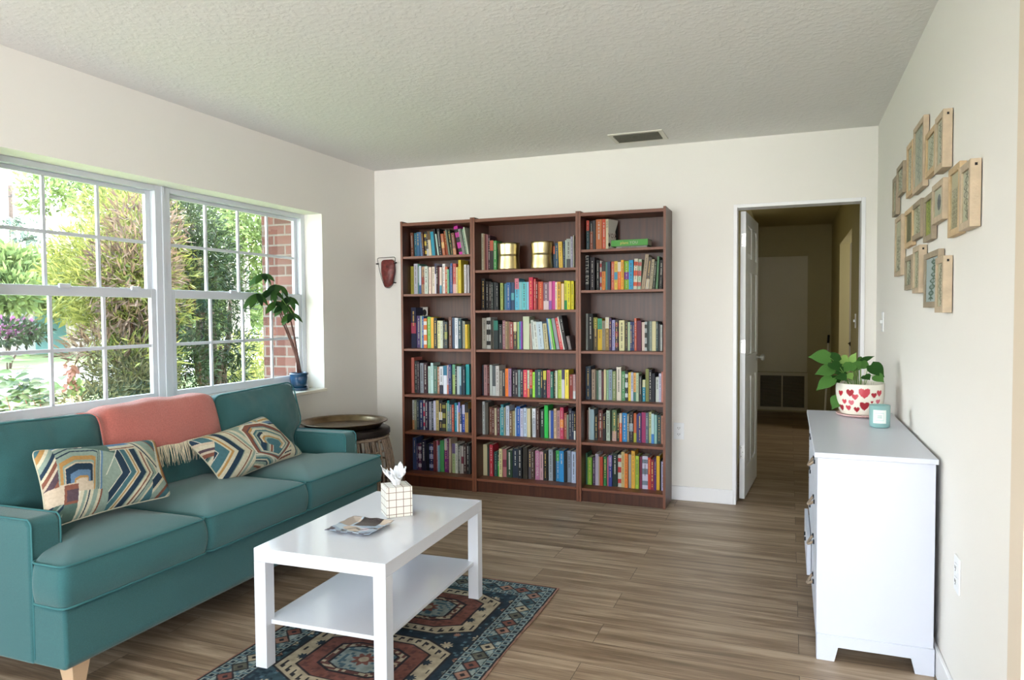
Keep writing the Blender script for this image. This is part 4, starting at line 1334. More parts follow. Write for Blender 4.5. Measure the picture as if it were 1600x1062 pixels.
b.build('louvres', mat('grille_louvre', '9a927c', 0.6), ag)
MB().box(gx0 + 0.04, gx1 - 0.04, 4.996, 4.999, gz0 + 0.04, gz1 - 0.04).build('duct', mat('duct_dark', '20201e', 0.9), ag)
cp = MB().box(2.768, 3.382, 4.965, 4.998, 0.53, 2.04).build('access_panel', mat('panel_cream', 'ddd6bd', 0.7, bump=(60, 0.15)), None, bevel=0.003)
tag(cp, 'flat cream access panel above the return air grille at the hallway end', 'panel')
hl = thing('ceiling_hook', 'small dark ceiling fixture hanging in the hallway', 'ceiling fixture', (3.2, 2.86, 2.44))
MB().lathe([(0, 2.439), (0.03, 2.439), (0.03, 2.425), (0.012, 2.415), (0.010, 2.385), (0, 2.38)], 16, c=(3.2, 2.86)).build('stem', M_DARK, hl, smooth=True)
MB().lathe([(0, 2.4395), (0.075, 2.4395), (0.075, 2.430), (0, 2.428)], 24, c=(3.2, 2.86)).build('ceiling_plate', M_DARK, hl, smooth=True)
br_ = thing('broom', 'pole-handled broom leaning in the right corner of the hallway', 'broom', (3.55, 3.75, 0))
MB().tube([(3.54, 3.60, 0.12), (3.585, 3.9, 1.03)], 0.011, 10).build('handle', mat('white_pole', 'd8d6cc', 0.4), br_, smooth=True)
MB().tube([(3.580, 3.873, 0.955), (3.586, 3.904, 1.045)], 0.0135, 10).build('grip', M_KH, br_, smooth=True)
b = MB(); b.box(3.46, 3.62, 3.58, 3.62, 0.085, 0.125)
hd = b.build('broom_head', M_DARK, br_, bevel=0.005)
b = MB(); b.prism([(3.44, 0.001), (3.64, 0.001), (3.62, 0.084), (3.46, 0.084)], 'y', 3.585, 3.615)
b.build('bristles', M_KH, br_)
bg_ = MB()
rn = random.Random(2)
for k in range(26):
    a = rn.random() * 6.28; r_ = rn.uniform(0.01, 0.045); z = rn.uniform(0.9, 1.1)
    p = Vector((3.76, 2.25, z)); q = p + Vector((r_ * math.cos(a) * 1.6 - 0.02, 0.06 * math.cos(a * 2), rn.uniform(-0.03, 0.05)))
    leaf_mesh(bg_, p, q, 0.03, Vector((-1, -1, 0.3)), heart=False)
bo = bg_.build('hanging_sprig', mat('dried_dark', '1e1c1c', 0.8), None)
tag(bo, 'dark dried sprig hanging in the side opening of the hallway', 'dried plant')
bo.location = (0, 0, 0)

# plant on the sill
SP = (-0.078, -0.905)
spl = thing('potted_money_tree', 'spindly money tree in a blue glazed pot on the window sill', 'potted plant', (SP[0], SP[1], WIN_Z0))
M_BLUE = mat('blue_glaze', '173a58', 0.15, coat=0.5, noise=(9, 0.35))
MB().lathe([(0, 0.0005), (0.056, 0.0005), (0.063, 0.006), (0.064, 0.022), (0.058, 0.020), (0.055, 0.012), (0, 0.010)], 40, M=Matrix.Translation((0, 0, WIN_Z0)), c=SP).build('saucer', M_BLUE, spl, smooth=True)
MB().lathe([(0, 0.0125), (0.050, 0.0125), (0.060, 0.05), (0.064, 0.09), (0.061, 0.105), (0.067, 0.113), (0.067, 0.124), (0.060, 0.126), (0.056, 0.11), (0, 0.108)], 40, M=Matrix.Translation((0, 0, WIN_Z0)), c=SP).build('pot', M_BLUE, spl, smooth=True)
b = MB()
crown = []
base = Vector((SP[0], SP[1], WIN_Z0 + 0.105))
for k, (dy, dz, dx) in enumerate(((-0.24, 0.52, 0.02), (-0.27, 0.60, 0.0), (-0.20, 0.50, 0.05))):
    q = base + Vector((0.005 * k, 0.008 * k - 0.008, 0))
    p1 = base + Vector((dx * 0.3, -0.03, 0.14)); p2 = base + Vector((dx * 0.6, dy * 0.55, 0.33 + 0.02 * k)); p3 = base + Vector((dx, dy, dz))
    b.tube([q, p1, p1.lerp(p2, .5) + Vector((0, .006, 0)), p2, p3], [0.010, 0.008, 0.0065, 0.0055, 0.003], 7)
    crown.append(p3)
b.build('trunk', mat('money_tree_bark', '5a3a34', 0.8, bump=(80, 0.5)), spl, smooth=True)
M_MT = leaf_mat('money_tree_leaf', '22401a', '3c5c26', 0.25)
MT3 = [M_MT, leaf_mat('money_tree_leaf_dark', '1a3217', '1a3217', 0.25), leaf_mat('money_tree_leaf_mid', '35542a', '35542a', 0.3)]
rnd = random.Random(6)
cl = [(crown[0], 0), (crown[1], 0), (crown[2], 0), (crown[1] + Vector((0.02, -0.10, 0.10)), 1), (crown[0] + Vector((0.02, 0.10, 0.03)), 1), (crown[1] + Vector((-.01, -0.13, -0.03)), 1), (crown[2] + Vector((0.04, 0.02, -0.06)), 1), (crown[1] + Vector((0.03, 0.03, 0.03)), 1)]
sb = MB()
for (p, f) in cl:
    if f:
        sb.tube([crown[1], crown[1].lerp(p, 0.5) + Vector((0, 0, 0.02)), p], 0.002, 5)
    n = 7
    a0 = rnd.random() * 6
    for k in range(n):
        a = a0 + 2 * PI * k / n
        L = rnd.uniform(0.09, 0.14)
        q = p + Vector((math.cos(a) * L * 0.6, math.sin(a) * L * 0.85, -L * rnd.uniform(0.25, 0.75)))
        if q.x < -0.135: q.x = -0.135
        b = MB(); leaf_mesh(b, p, q, 0.042, Vector((0.8, -0.4, 0.9)), heart=False, droop=0.22, fold=0.2)
        b.build('leaf', MT3[k % 3], spl, smooth=True)
sb.build('leaf_stalks', M_STEM, spl, smooth=True)
SHELVES = [
 (1, 1, 1.76, '430,23,190,-2,7a4a34 454,22,189,-1,2a6f85 476,24,194,-1,3f6f98 502,26,193,-3,5b7fae 529,17,192,-4,4a1e24 546,18,195,-3,2c2a24,m,d8b830 564,16,191,-3,26242a,b,b8b8c0 582,24,196,-4,d8c8a8,t,6a5030 608,27,192,-5,2b93ae 637,14,213,-5,16161c 653,16,173,-9,b8d0c4 671,22,211,-6,1c1c22 703,23,171,-6,b0603c,m,e0b070 726,18,193,-6,9c4a2c 746,19,199,-9,6c7c6c 767,18,201,-8,30402c 790,26,174,-7,7a5040,b,c08860 836,32,227,-12,c8289c,m,1c1018 869,22,203,-11,8c8c86 892,15,202,-10,6a8c74 908,11,215,-10,c4ccb4'),
 (1, 2, 1.475, '413,26,218,0,a8a03c 440,32,237,0,c9c9d6 472,17,236,0,4f8378 489,17,219,0,c8d4e4,b,3c5c94 507,32,212,0,b08868,m,9c3c2c 540,29,214,0,c6cfc4 574,22,207,0,e2c8b8 601,24,209,0,dfcdb8 625,14,233,0,d5cfe0,t,484864 641,15,215,0,3a1e1c 657,12,208,0,6a2a2c 671,17,204,0,e0cfc0,b,4c90a8 690,21,229,0,ece8e4 712,22,206,0,b4552f 735,13,186,0,7fc79a 750,11,199,0,2e4f80 761,13,230,0,4a6da8 777,28,228,0,b8504a,b,d8a8a8 806,13,200,0,d8c890 820,10,203,0,b8a040 830,21,254,0,dcc43c 879,19,217,0,cfc8c8 900,15,216,0,c4bfc0'),
 (1, 3, 1.06, '367,46,314,0,2a2f4a,m,b04860 418,38,250,0,5b4a78 457,13,250,0,b8c8a8 470,19,245,0,3f6aa8 491,30,229,0,d87838,m,e0d8d0 524,31,241,0,7ab04a 557,27,237,0,e8b040 586,29,232,0,2a2f30 616,28,211,0,dcd8a0 645,25,209,0,c8ccb8 671,15,211,0,222a2c 687,27,203,0,40484a,m,78884c 725,26,240,0,6e4a3c 757,21,236,0,3e5068 780,30,232,0,d8dce0 811,31,227,0,2e4c54 844,11,215,0,16181a 856,22,207,0,8c9080 880,21,182,0,e0b820 902,11,182,0,a09828'),
 (1, 4, 0.71, '374,26,274,0,b8685c 402,25,249,0,2a3230 429,21,245,0,3a2a34 451,32,233,0,8a9098 485,34,234,0,3a1a22 530,23,209,0,b0ccc0 554,23,235,0,c0dcd8 578,34,214,0,4a7060 615,23,207,0,a07458 639,34,211,0,d0d4d8,b,20283c 676,32,216,0,d8dce4,t,2c6c88 709,16,221,0,c8b0b8,b,d87850 726,26,226,0,2c3c6c 754,28,226,0,a8c078,t,68a888 784,15,218,0,1c2424 802,23,215,0,a8b4b4 826,14,213,0,98c0c8,b,3c5c74 841,18,207,0,10242c 859,16,212,0,1c3444 878,31,229,0,189090'),
 (1, 5, 0.42, '386,21,229,0,b0b4b0,b,c89060 409,22,230,0,808468 431,23,230,0,2c3844 455,29,231,0,26305a 488,17,232,0,b8b8b8,m,c02848 507,30,230,0,2c1834 542,22,222,0,90909a 565,16,224,0,2a3440 584,20,231,0,c8c4dc 605,26,235,0,b8a468 635,32,235,0,1c1c24,m,c8c8c8 670,30,225,0,28261a,m,8c8438 702,11,218,0,98a070 714,21,237,0,607880,t,1c8c88 735,18,208,0,5a7080 755,20,206,0,a84c38 776,21,221,0,1c8098 798,10,203,0,d8dce8 809,17,226,0,b88c64,t,8a84c8 827,14,197,0,3c4868,b,c8c8d8 842,25,209,0,2848a0,t,b8b8d8 869,30,229,0,b08c48,t,1c1814 900,13,178,0,242424'),
 (1, 6, 0.105, '347,37,254,0,34446a 386,15,206,0,44305a 403,33,207,0,5c2c4c,m,c8b8c8 437,46,240,0,1c1830 484,25,212,0,14141c 511,43,210,0,1c2650,m,8c90b8 558,28,239,0,6a2a28 588,14,240,0,a85a6c 603,16,204,0,78a8b8 620,37,244,0,4a9858 662,28,260,0,782078,t,c8c0c8 691,17,261,0,6a2458 713,15,262,0,c8b098 741,30,227,0,a4b47c,t,6a5880 772,23,229,0,c8c8bc 797,17,215,0,50544c 815,10,213,0,a8a49c 826,21,210,0,b0a8a0,m,6c2434 850,28,230,0,3c2420 879,25,235,0,16100e 905,12,214,0,3a3a3a'),
 (2, 1, 1.64, '999,18,279,0,b4b098 1018,11,276,0,a8886c 1030,12,273,0,6a2c2c 1043,10,271,0,a87878 1054,16,262,0,42202a 1071,29,224,0,2c2828,t,c06048 1102,25,220,0,3f8c48 1131,21,195,0,243028 1578,12,162,0,304860,t,c86848 1591,23,183,0,2c5878 1618,32,193,-2,e0b848 1653,13,192,0,28405c 1667,10,202,0,b4c8b4 1678,32,211,0,a0a8a0,b,484c50 1711,16,225,0,a8a4b8 1729,6,234,0,c0b8a0'),
 (2, 2, 1.347, '1015,29,237,0,1c1a1a 1051,20,214,0,24201e 1072,20,213,0,2c2420 1094,15,205,0,2a3430 1110,19,205,0,303434 1131,20,201,0,1c1c20 1164,22,200,0,9ca858 1197,16,195,0,3c7080 1213,34,202,0,28588c 1252,24,202,0,2c4464,m,58a0a8 1280,32,231,0,58b0cc,t,c87080 1316,22,204,0,78b4b8 1339,33,203,0,60b8bc 1374,18,203,0,84b8cc 1393,31,236,0,c82848 1427,15,224,0,d05050 1446,13,205,0,7c1c20 1465,37,203,0,c04c30 1506,40,197,0,806070,b,d0b8b8 1547,21,203,0,d890a8,b,8858a0 1569,25,204,0,c0408c 1595,14,198,0,e0d4b8 1610,28,199,0,dca030 1642,19,186,0,e8c8a0 1662,22,207,0,c8c830,b,2c9850 1685,24,203,0,dcd020 1710,21,203,0,e8dc28'),
 (2, 3, 1.06, '1011,37,230,0,a8a498 1051,33,234,0,c4c4c0,m,1c1c1c 1097,11,215,0,544c40 1109,35,211,0,1c2c2c,t,1c7060 1146,28,183,0,20262a 1177,23,211,0,8c5c64 1202,18,204,0,9c8460 1221,16,204,0,7c6448 1238,28,200,0,904440 1269,25,200,0,38342c,t,c8c0a0 1295,15,200,0,a0b878 1311,14,204,0,289cb8 1325,14,204,0,7c3c98 1341,49,240,0,c4ccac 1395,15,189,-2,b09484 1412,26,214,-4,c0c8c0 1439,26,203,-5,ccd0c4 1465,45,200,-5,b8c8d0 1513,31,189,-5,b0a880 1546,17,228,-10,4a80c0 1565,14,224,-8,b8c8a0 1580,16,224,-11,6cc048 1600,25,227,-10,8c9498 1629,23,231,-10,c83c40 1653,13,241,-11,d0d0c8 1668,18,248,-10,181416 1692,22,99,-12,7c7070'),
 (2, 4, 0.71, '1015,10,229,0,1c2434 1026,27,230,0,b08888 1054,17,226,0,5c2020 1074,20,230,0,c0c8c4 1096,26,224,0,50585c,b,c0c8c8 1124,27,224,0,c0bcb8 1152,22,189,0,8c8478 1176,23,197,0,242428 1202,24,206,0,e87820 1226,25,206,0,8c6c8c 1255,23,198,0,221c24 1278,26,199,0,2c2028 1305,17,199,0,708c8c 1322,22,200,0,1c1c2c 1347,29,200,0,d04058 1377,16,197,0,bcd0b0,b,d88848 1394,23,201,0,b03c2c,b,202818 1419,18,184,0,98d838 1438,20,202,0,2c3c48 1459,22,203,0,1c5850 1481,17,203,0,1c2028 1500,23,197,0,28303c,t,c0b840 1526,25,201,0,c0506c 1555,23,191,0,206c58 1578,16,195,0,283028 1594,15,199,0,c4c8b8 1610,30,203,0,b4cc58 1640,23,207,0,c8c4cc,t,403858 1666,28,207,0,e8d048 1697,25,174,0,8c3428 1723,19,174,0,b89090,b,d0d0d0'),
 (2, 5, 0.415, '994,20,248,0,b0b4b4 1016,25,241,0,5c5850 1049,24,208,0,704430 1074,20,205,0,5c3028 1096,16,202,0,c4b498 1116,19,207,0,541c24 1137,11,204,0,6cacac 1149,22,231,0,28808c 1172,13,209,0,98987c 1187,28,221,0,b8c0d0 1216,23,184,0,6c5038 1241,24,185,0,9c8c60 1265,8,209,0,a8c8e0 1274,30,221,0,1c58a4 1306,24,207,0,bcbcd0 1331,25,212,0,b8c8dc 1363,27,210,0,ccc098 1404,26,211,0,b8bcc4,t,e0e4e8 1434,26,216,0,442820 1471,28,207,0,203828 1501,29,238,0,28b448 1539,12,202,0,a8b0a0 1552,21,202,0,284c98 1574,21,217,0,c8ac8c 1597,25,204,0,a88080 1625,27,228,0,b83858,m,e08838 1655,20,188,0,984430 1676,16,178,0,6c7868 1693,22,223,0,24283c 1716,15,206,0,1c2c44 1732,13,203,0,141414,b,c8c8c8'),
 (2, 6, 0.105, '1010,32,234,0,bcb08c 1048,17,212,0,283830 1067,27,237,0,b02c3c 1100,23,185,0,1c4c48 1129,13,179,0,40a040,t,141c14 1143,25,211,0,d0c490 1170,30,209,0,a06464,m,782c40 1204,44,204,0,1c3820 1251,41,218,0,182434 1297,31,232,0,18181c 1338,34,235,0,2c2418 1376,23,218,0,544c50 1400,26,219,0,483428 1432,32,214,0,b47494 1465,27,208,0,c498a0 1496,33,222,0,181410 1534,33,228,0,98a0a8 1569,21,215,0,24201c 1592,28,225,0,2c80b0,t,38a050 1621,33,226,0,2888c4 1656,21,220,0,1c1c1c 1680,27,229,0,8490a0 1714,32,226,0,b8c4dc'),
 (3, 1, 1.755, '1827,20,212,0,2c5058,t,c84c3c 1852,21,204,0,8c4c34,t,181818 1876,18,209,0,3c3838 1898,42,215,0,c07040 1942,24,216,0,c84c2c 1967,21,214,0,d0c8a8'),
 (3, 2, 1.475, '1816,26,242,0,1c2024 1851,32,234,0,241c24 1895,19,212,0,181c1c 1921,12,208,0,b0a8a4,m,a83030 1935,24,201,0,e08838,t,2c2c28 1961,12,197,0,4c8078 1974,21,200,0,30405c 2001,21,199,0,c8604c 2024,22,201,0,e0c050,m,40a0c0 2048,22,195,0,e06c28,t,d8d0c0 2072,20,207,0,e8a428 2094,32,200,0,7cac2c,m,6c3484 2128,29,205,0,2c98c8 2158,26,213,2,d0ccb8,m,c85030 2186,22,209,2,b4ccb4,m,c86060 2213,24,241,8,a8947c 2241,24,220,7,5c544c,b,c0b8a8 2267,20,206,8,b0a488 2292,18,192,7,3c4438 2312,21,224,8,58805c 2336,21,198,2,1c1c1c'),
 (3, 3, 1.06, '1821,14,258,0,909490 1837,35,258,0,1c201c 1876,29,231,0,5c5038,t,8c8c3c 1907,30,223,0,d8b428,t,3c9c78 1939,23,208,0,8c8470 1964,26,232,0,8c7440,t,d4d0bc 1991,16,227,0,48305c 2009,20,213,0,9c9cc8 2031,24,215,0,2c2030,m,7c3040 2061,38,210,0,ccc898 2102,16,204,0,44403c 2120,16,198,0,b0c49c 2137,15,200,0,2c3c6c 2152,13,198,0,344878 2166,14,224,0,c85c40 2184,30,207,0,5c1c38 2217,21,197,0,d0bcb0 2239,15,200,0,a8b0b0,m,20241c 2255,16,203,0,3c4c48 2272,15,203,0,8c9890 2289,26,203,0,ccc498 2316,14,199,0,3c5454 2332,12,185,0,2c2c2c 2346,13,179,0,b4b8b4'),
 (3, 4, 0.71, '1820,35,235,0,2c3c4c 1862,24,213,0,a89480 1888,9,210,0,5c5848 1898,14,206,0,4c6c58 1914,19,210,0,b4bcb8 1935,15,203,0,5c3038 1952,15,215,0,d0c498 1968,15,211,0,90b894 1983,25,214,0,889cac 2014,24,205,0,788858 2041,32,234,0,d8d0c0 2076,24,206,0,4c8858 2101,19,207,0,1c2428,m,c0c8d0 2123,18,198,0,d8bc40 2142,16,199,0,b4b8cc 2160,18,197,0,d89c50,b,286c60 2179,19,197,0,a8b898 2200,19,179,0,2c3028 2222,20,150,0,1c88a0,t,c4c898 2243,23,225,0,7c8044 2267,20,222,0,1c1c24 2289,19,196,0,181c28 2314,22,171,0,c0c8c0 2336,16,197,0,b8b8d0 2353,14,209,0,c88474'),
 (3, 5, 0.42, '1826,9,209,0,5c3428 1837,12,227,0,b8b8b0 1849,31,217,0,98b4bc 1887,20,177,0,242c28 1909,31,215,0,5c2c24,m,8c4838 1944,20,191,0,201c1c 1968,25,214,0,a8b8a8 2009,31,219,0,58704c,b,b09088 2044,16,196,0,202c20 2063,17,200,0,d05c30,t,c8bcac 2081,33,202,0,2480bc 2116,13,195,0,8c7c5c 2131,27,211,0,1c1414,m,8c98a0 2161,19,203,0,b85c30,b,a0a030 2180,12,194,0,303c6c 2192,23,206,0,3c2c60 2216,28,211,0,982c60 2246,18,211,0,4c6474 2265,19,215,0,b8bc84 2285,19,205,0,a8c8c8,b,3878b8 2306,17,200,0,88b4ac 2325,24,197,0,1c4448 2351,17,196,0,b07c64'),
 (3, 6, 0.1, '1807,11,225,0,3c6c54 1819,31,196,0,80b03c 1860,15,198,0,4c3458 1877,24,223,0,b0a8bc 1902,8,208,0,a89474 1910,22,205,0,b8442c 1937,21,207,0,2c7c44 1965,9,209,0,b06478 1976,24,221,0,303c88,t,8070a8 2003,34,235,0,182c24 2042,24,227,0,c0c0b4,m,b83838 2067,24,250,0,c0ac74 2092,23,240,0,e07c30 2122,18,238,0,9c948c 2142,25,263,0,e0a838 2170,24,230,0,a0b83c 2198,18,224,0,6c2440 2218,39,230,0,c0bcd0,m,6c7884 2257,20,221,0,c03c20 2279,22,211,0,8c2030 2301,15,220,0,4c246c 2317,23,236,0,e4b428 2341,7,207,0,201818 2352,19,201,0,b8b4d4'),
]
# ------------------------------------------------------------------ bookcases
M_WOOD = mat('brown_veneer', '5e3527', 0.36, spec=0.4)
def veneer():
    t = M_WOOD.node_tree; b = t.nodes['Principled BSDF']
    co = t.nodes.new('ShaderNodeTexCoord'); mp = t.nodes.new('ShaderNodeMapping'); mp.inputs['Scale'].default_value = (60, 60, 2.5)
    n = t.nodes.new('ShaderNodeTexNoise'); n.inputs['Scale'].default_value = 1; n.inputs['Detail'].default_value = 4
    r = t.nodes.new('ShaderNodeValToRGB'); r.color_ramp.elements[0].position = .3; r.color_ramp.elements[1].position = .7
    r.color_ramp.elements[0].color = hexc('36190e'); r.color_ramp.elements[1].color = hexc('4b2717')
    t.links.new(co.outputs['Object'], mp.inputs[0]); t.links.new(mp.outputs[0], n.inputs['Vector']); t.links.new(n.outputs['Fac'], r.inputs[0]); t.links.new(r.outputs[0], b.inputs['Base Color'])
veneer()
M_EDGE = mat('veneer_edge', '693b25', 0.45)
BC = {1: (0.400, 0.9985, [1.755, 1.47, 1.055, 0.705, 0.418, 0.100], 'narrow brown bookcase at the left end of the row, beside the wall ornament'),
      2: (1.0005, 1.7985, [1.635, 1.343, 1.055, 0.705, 0.412, 0.100], 'wide brown bookcase in the middle holding two gold vases'),
      3: (1.8005, 2.400, [1.755, 1.475, 1.055, 0.705, 0.418, 0.096], 'narrow brown bookcase at the right end of the row, next to the wall outlet')}
YF, YB = -0.285, -0.016
for k, (x0, x1, zs_, lab) in BC.items():
    e = thing('bookcase', lab, 'bookcase', ((x0 + x1) / 2, YB, 0), 0, 'brown bookcases on the back wall')
    for xa in (x0, x1 - 0.017):
        MB().box(xa, xa + 0.017, YF, YB, 0, 2.02).build('side_panel', M_WOOD, e, bevel=0.001)
        MB().box(xa, xa + 0.017, YF - 0.0012, YF - 0.0001, 0, 2.02).build('edge_band', M_EDGE, e)
    MB().box(x0 + 0.0175, x1 - 0.0175, YF + 0.002, YB, 1.985, 2.008).build('top_panel', M_EDGE, e, bevel=0.001)
    MB().box(x0 + 0.0175, x1 - 0.0175, YB - 0.004, YB - 0.0005, 0.08, 1.984).build('back_panel', M_WOOD, e)
    for z in zs_:
        MB().box(x0 + 0.0175, x1 - 0.0175, YF + 0.004, YB - 0.0045, z - 0.018, z).build('shelf', M_EDGE, e, bevel=0.001)
    MB().box(x0 + 0.0175, x1 - 0.0175, YF + 0.012, YF + 0.026, 0.001, zs_[-1] - 0.021).build('plinth', M_WOOD, e, bevel=0.001)

# gold vases
for (x, y, r, h, lab) in ((1.240, -0.17, 0.083, 0.195, 'gold metal cylinder vase on the top shelf, left of its twin'), (1.498, -0.17, 0.083, 0.195, 'gold metal cylinder vase on the top shelf, nearer the yellow book')):
    rr = lambda t: r * (0.93 + 0.07 * (2 * t - 1) ** 2 + 0.01 * math.sin(t * 9))
    pr_ = [(0, 0.0005), (r * 0.95, 0.0005)] + [(rr(t / 16), 0.001 + h * t / 16) for t in range(17)] + [(r * 0.97, h + 0.001), (r * 0.94, h - 0.01), (r * 0.9, 0.01), (0, 0.008)]
    v = MB().lathe([(a, b_ + 1.635) for a, b_ in pr_], 56, c=(x, y)).build('gold_vase', mat('hammered_brass', 'd6c698', 0.32, metal=1.0, bump=(16, 0.15), noise=(9, 0.12)), None, smooth=True)
    tag(v, lab, 'vase', 'gold vases in the middle bookcase')

# ------------------------------------------------------------------ books
def cname(h):
    r, g, b = [int(h[i:i + 2], 16) / 255 for i in (0, 2, 4)]
    H, L, S = colorsys.rgb_to_hls(r, g, b)
    H *= 360
    v = max(r, g, b); sat = 0 if v == 0 else (v - min(r, g, b)) / v
    if v < 0.20: return 'black'
    if sat < 0.13: return 'white' if v > 0.80 else 'light grey' if v > 0.62 else 'grey' if v > 0.4 else 'dark grey' if v > 0.26 else 'black'
    if H < 14 or H >= 345: nm = 'red'
    elif H < 40: nm = 'orange'
    elif H < 68: nm = 'yellow'
    elif H < 160: nm = 'green'
    elif H < 196: nm = 'teal'
    elif H < 248: nm = 'blue'
    elif H < 290: nm = 'purple'
    else: nm = 'pink'
    if nm == 'orange' and (sat < 0.42 or v < 0.5): nm = 'tan' if v > 0.55 else 'brown'
    if nm == 'yellow' and sat < 0.30: nm = 'cream'
    if nm == 'yellow' and v < 0.6: nm = 'olive'
    if nm == 'blue' and v < 0.45: return 'navy'
    if nm == 'red' and v < 0.45: return 'maroon'
    if nm == 'purple' and v < 0.4: return 'dark purple'
    if nm == 'brown' and v < 0.3: return 'dark brown'
    if v < 0.42 and nm not in ('brown', 'olive'): return 'dark ' + nm
    if sat < 0.36 and v > 0.62 and nm not in ('cream', 'tan'): return 'pale ' + nm
    if nm == 'pink' and sat > 0.6: return 'magenta'
    return nm

BOOKM = {}
def bookmat(h, k=0.80):
    if h not in BOOKM:
        BOOKM[h] = mat('book_cloth_' + cname(h).replace(' ', '_') + '_' + str(len(BOOKM)), hexc(h, k), 0.55, spec=0.35)
    return BOOKM[h]
M_PAGES = mat('book_pages', 'd8cfb8', 0.9)
M_INKL = mat('title_light', 'b4b0a6', 0.6)
M_INKD = mat('title_dark', '45403c', 0.6)
M_INKG = mat('title_gold', 'c9a85a', 0.5)
BOOKYF = -0.165

class Book: pass
books = []
for (bc, row, z, dat) in SHELVES:
    x0b, x1b, zs_, _ = BC[bc]
    z = zs_[row - 1]
    lo, hi = x0b + 0.0195, x1b - 0.0195
    L = []
    for s in dat.split():
        p = s.split(',')
        q = Book(); q.x, q.w, q.h, q.a = int(p[0]) / 1000, int(p[1]) / 1000, int(p[2]) / 1000, int(p[3])
        q.c = p[4]; q.k2, q.c2 = (p[5], p[6]) if len(p) > 5 else ('', '')
        q.bc, q.row, q.z = bc, row, z
        L.append(q)
    xmin = L[0].x; xmax = L[-1].x + L[-1].w
    a, b2 = max(xmin, lo), min(xmax, hi)
    kx = (b2 - a) / (xmax - xmin)
    for q in L:
        q.x = a + (q.x - xmin) * kx; q.w *= kx
    for i, q in enumerate(L):
        # keep each book clear of its neighbour
        if i and q.x < L[i - 1].x + L[i - 1].w + 0.0004:
            d = L[i - 1].x + L[i - 1].w + 0.0004 - q.x
            q.x += d; q.w = max(0.006, q.w - d)
        q.i, q.n = i, len(L)
        q.left = L[i - 1] if i else None
        q.right = L[i + 1] if i < len(L) - 1 else None
    books += L
# leaning books rest against their neighbour without passing through it
def by_shelf():
    d = {}
    for q in books: d.setdefault((q.bc, q.row), []).append(q)
    return d.values()
for L in by_shelf():
    for i in range(len(L) - 1):            # tops towards the left
        p, q = L[i], L[i + 1]
        if q.a < 0 or p.a < 0:
            h = min(p.h, q.h)
            tp, tq = math.tan(math.radians(-min(p.a, 0))), math.tan(math.radians(-min(q.a, 0)))
            cos_p = math.cos(math.radians(min(p.a, 0)))
            x_need = p.x + p.w / cos_p + h * (tq - tp)
            x_need = max(x_need, p.x + p.w / cos_p) if tq >= tp else p.x + p.w / cos_p
            if q.x < x_need:
                d = min(x_need - q.x, q.w * 0.35)
                q.x += d; q.w -= d
                if q.x < x_need - 1e-4:
                    tq = max(0.0, tp + (q.x - p.x - p.w / cos_p) / h)
                    q.a = -math.degrees(math.atan(tq))
                    if q.x < p.x + p.w / cos_p:
                        p.w = max(0.006, (q.x - p.x) * cos_p)
            q.w = max(q.w, 0.006)
    for i in range(len(L) - 1, 0, -1):     # tops towards the right
        p, q = L[i], L[i - 1]
        if q.a > 0 or p.a > 0:
            h = min(p.h, q.h)
            tp, tq = math.tan(math.radians(max(p.a, 0))), math.tan(math.radians(max(q.a, 0)))
            cos_p = math.cos(math.radians(max(p.a, 0)))
            right = p.x + p.w - p.w / cos_p
            x_need = right - h * max(0.0, tq - tp)
            if q.x + q.w > x_need:
                d = min(q.x + q.w - x_need, q.w * 0.35)
                q.w -= d
                if q.x + q.w > x_need + 1e-4:
                    tq = max(0.0, tp + (right - q.x - q.w) / h)
                    q.a = math.degrees(math.atan(tq))
    # the outermost leaning book rests against the case side
    x1 = BC[L[0].bc][1] - 0.0185; x0 = BC[L[0].bc][0] + 0.0185
    q = L[0]
    if q.a < 0: q.a = -min(-q.a, math.degrees(math.atan((q.x - x0) / q.h)))
    q = L[-1]
    if q.a > 0: q.a = min(q.a, math.degrees(math.atan((x1 - q.x - q.w) / q.h)))
for L in by_shelf():
    for i in range(len(L) - 2, -1, -1):
        if L[i].a > 0 and L[i + 1].a < L[i].a:
            L[i].a = min(L[i].a, max(L[i + 1].a, 0) + 1.0)
ORD = ['top', 'second', 'third', 'fourth', 'fifth', 'bottom']
NAMEBC = {1: 'left bookcase', 2: 'middle bookcase', 3: 'right bookcase'}
def word_no(n):
    return ['first', 'second', 'third', 'fourth', 'fifth', 'sixth', 'seventh', 'eighth', 'ninth', 'tenth', 'eleventh', 'twelfth', 'thirteenth', 'fourteenth', 'fifteenth', 'sixteenth', 'seventeenth', 'eighteenth', 'nineteenth', 'twentieth',
            '21st', '22nd', '23rd', '24th', '25th', '26th', '27th', '28th', '29th', '30th', '31st'][n]
def desc(q):
    c = cname(q.c)
    if q.k2 and cname(q.c2) != c:
        return '%s-%s' % (c, {'t': 'topped', 'b': 'footed', 'm': 'banded'}[q.k2]) if False else c
    return c
def label_for(q):
    c = cname(q.c)
    band = ''
    if q.k2 and cname(q.c2) != c:
        band = {'t': ' with %s top', 'b': ' with %s foot', 'm': ' with %s band'}[q.k2] % cname(q.c2)
    where = '%s shelf, %s' % (ORD[q.row - 1], NAMEBC[q.bc])
    lean = 'leaning ' if abs(q.a) >= 6 else ''
    l = cname(q.left.c) if q.left else None
    r = cname(q.right.c) if q.right else None
    if l and r:
        nb = 'between %s and %s' % (l, r)
    elif r:
        nb = 'at left end'
    else:
        nb = 'at right end'
    s = '%s%s book%s %s, %s' % (lean, c, band, nb, where)
    if len(s.split()) > 16:
        s = '%s%s book %s, %s' % (lean, c, nb, where)
    return s
for q in books:
    q.label = label_for(q)
cnt = {}
for q in books:
    cnt.setdefault(q.label, []).append(q)
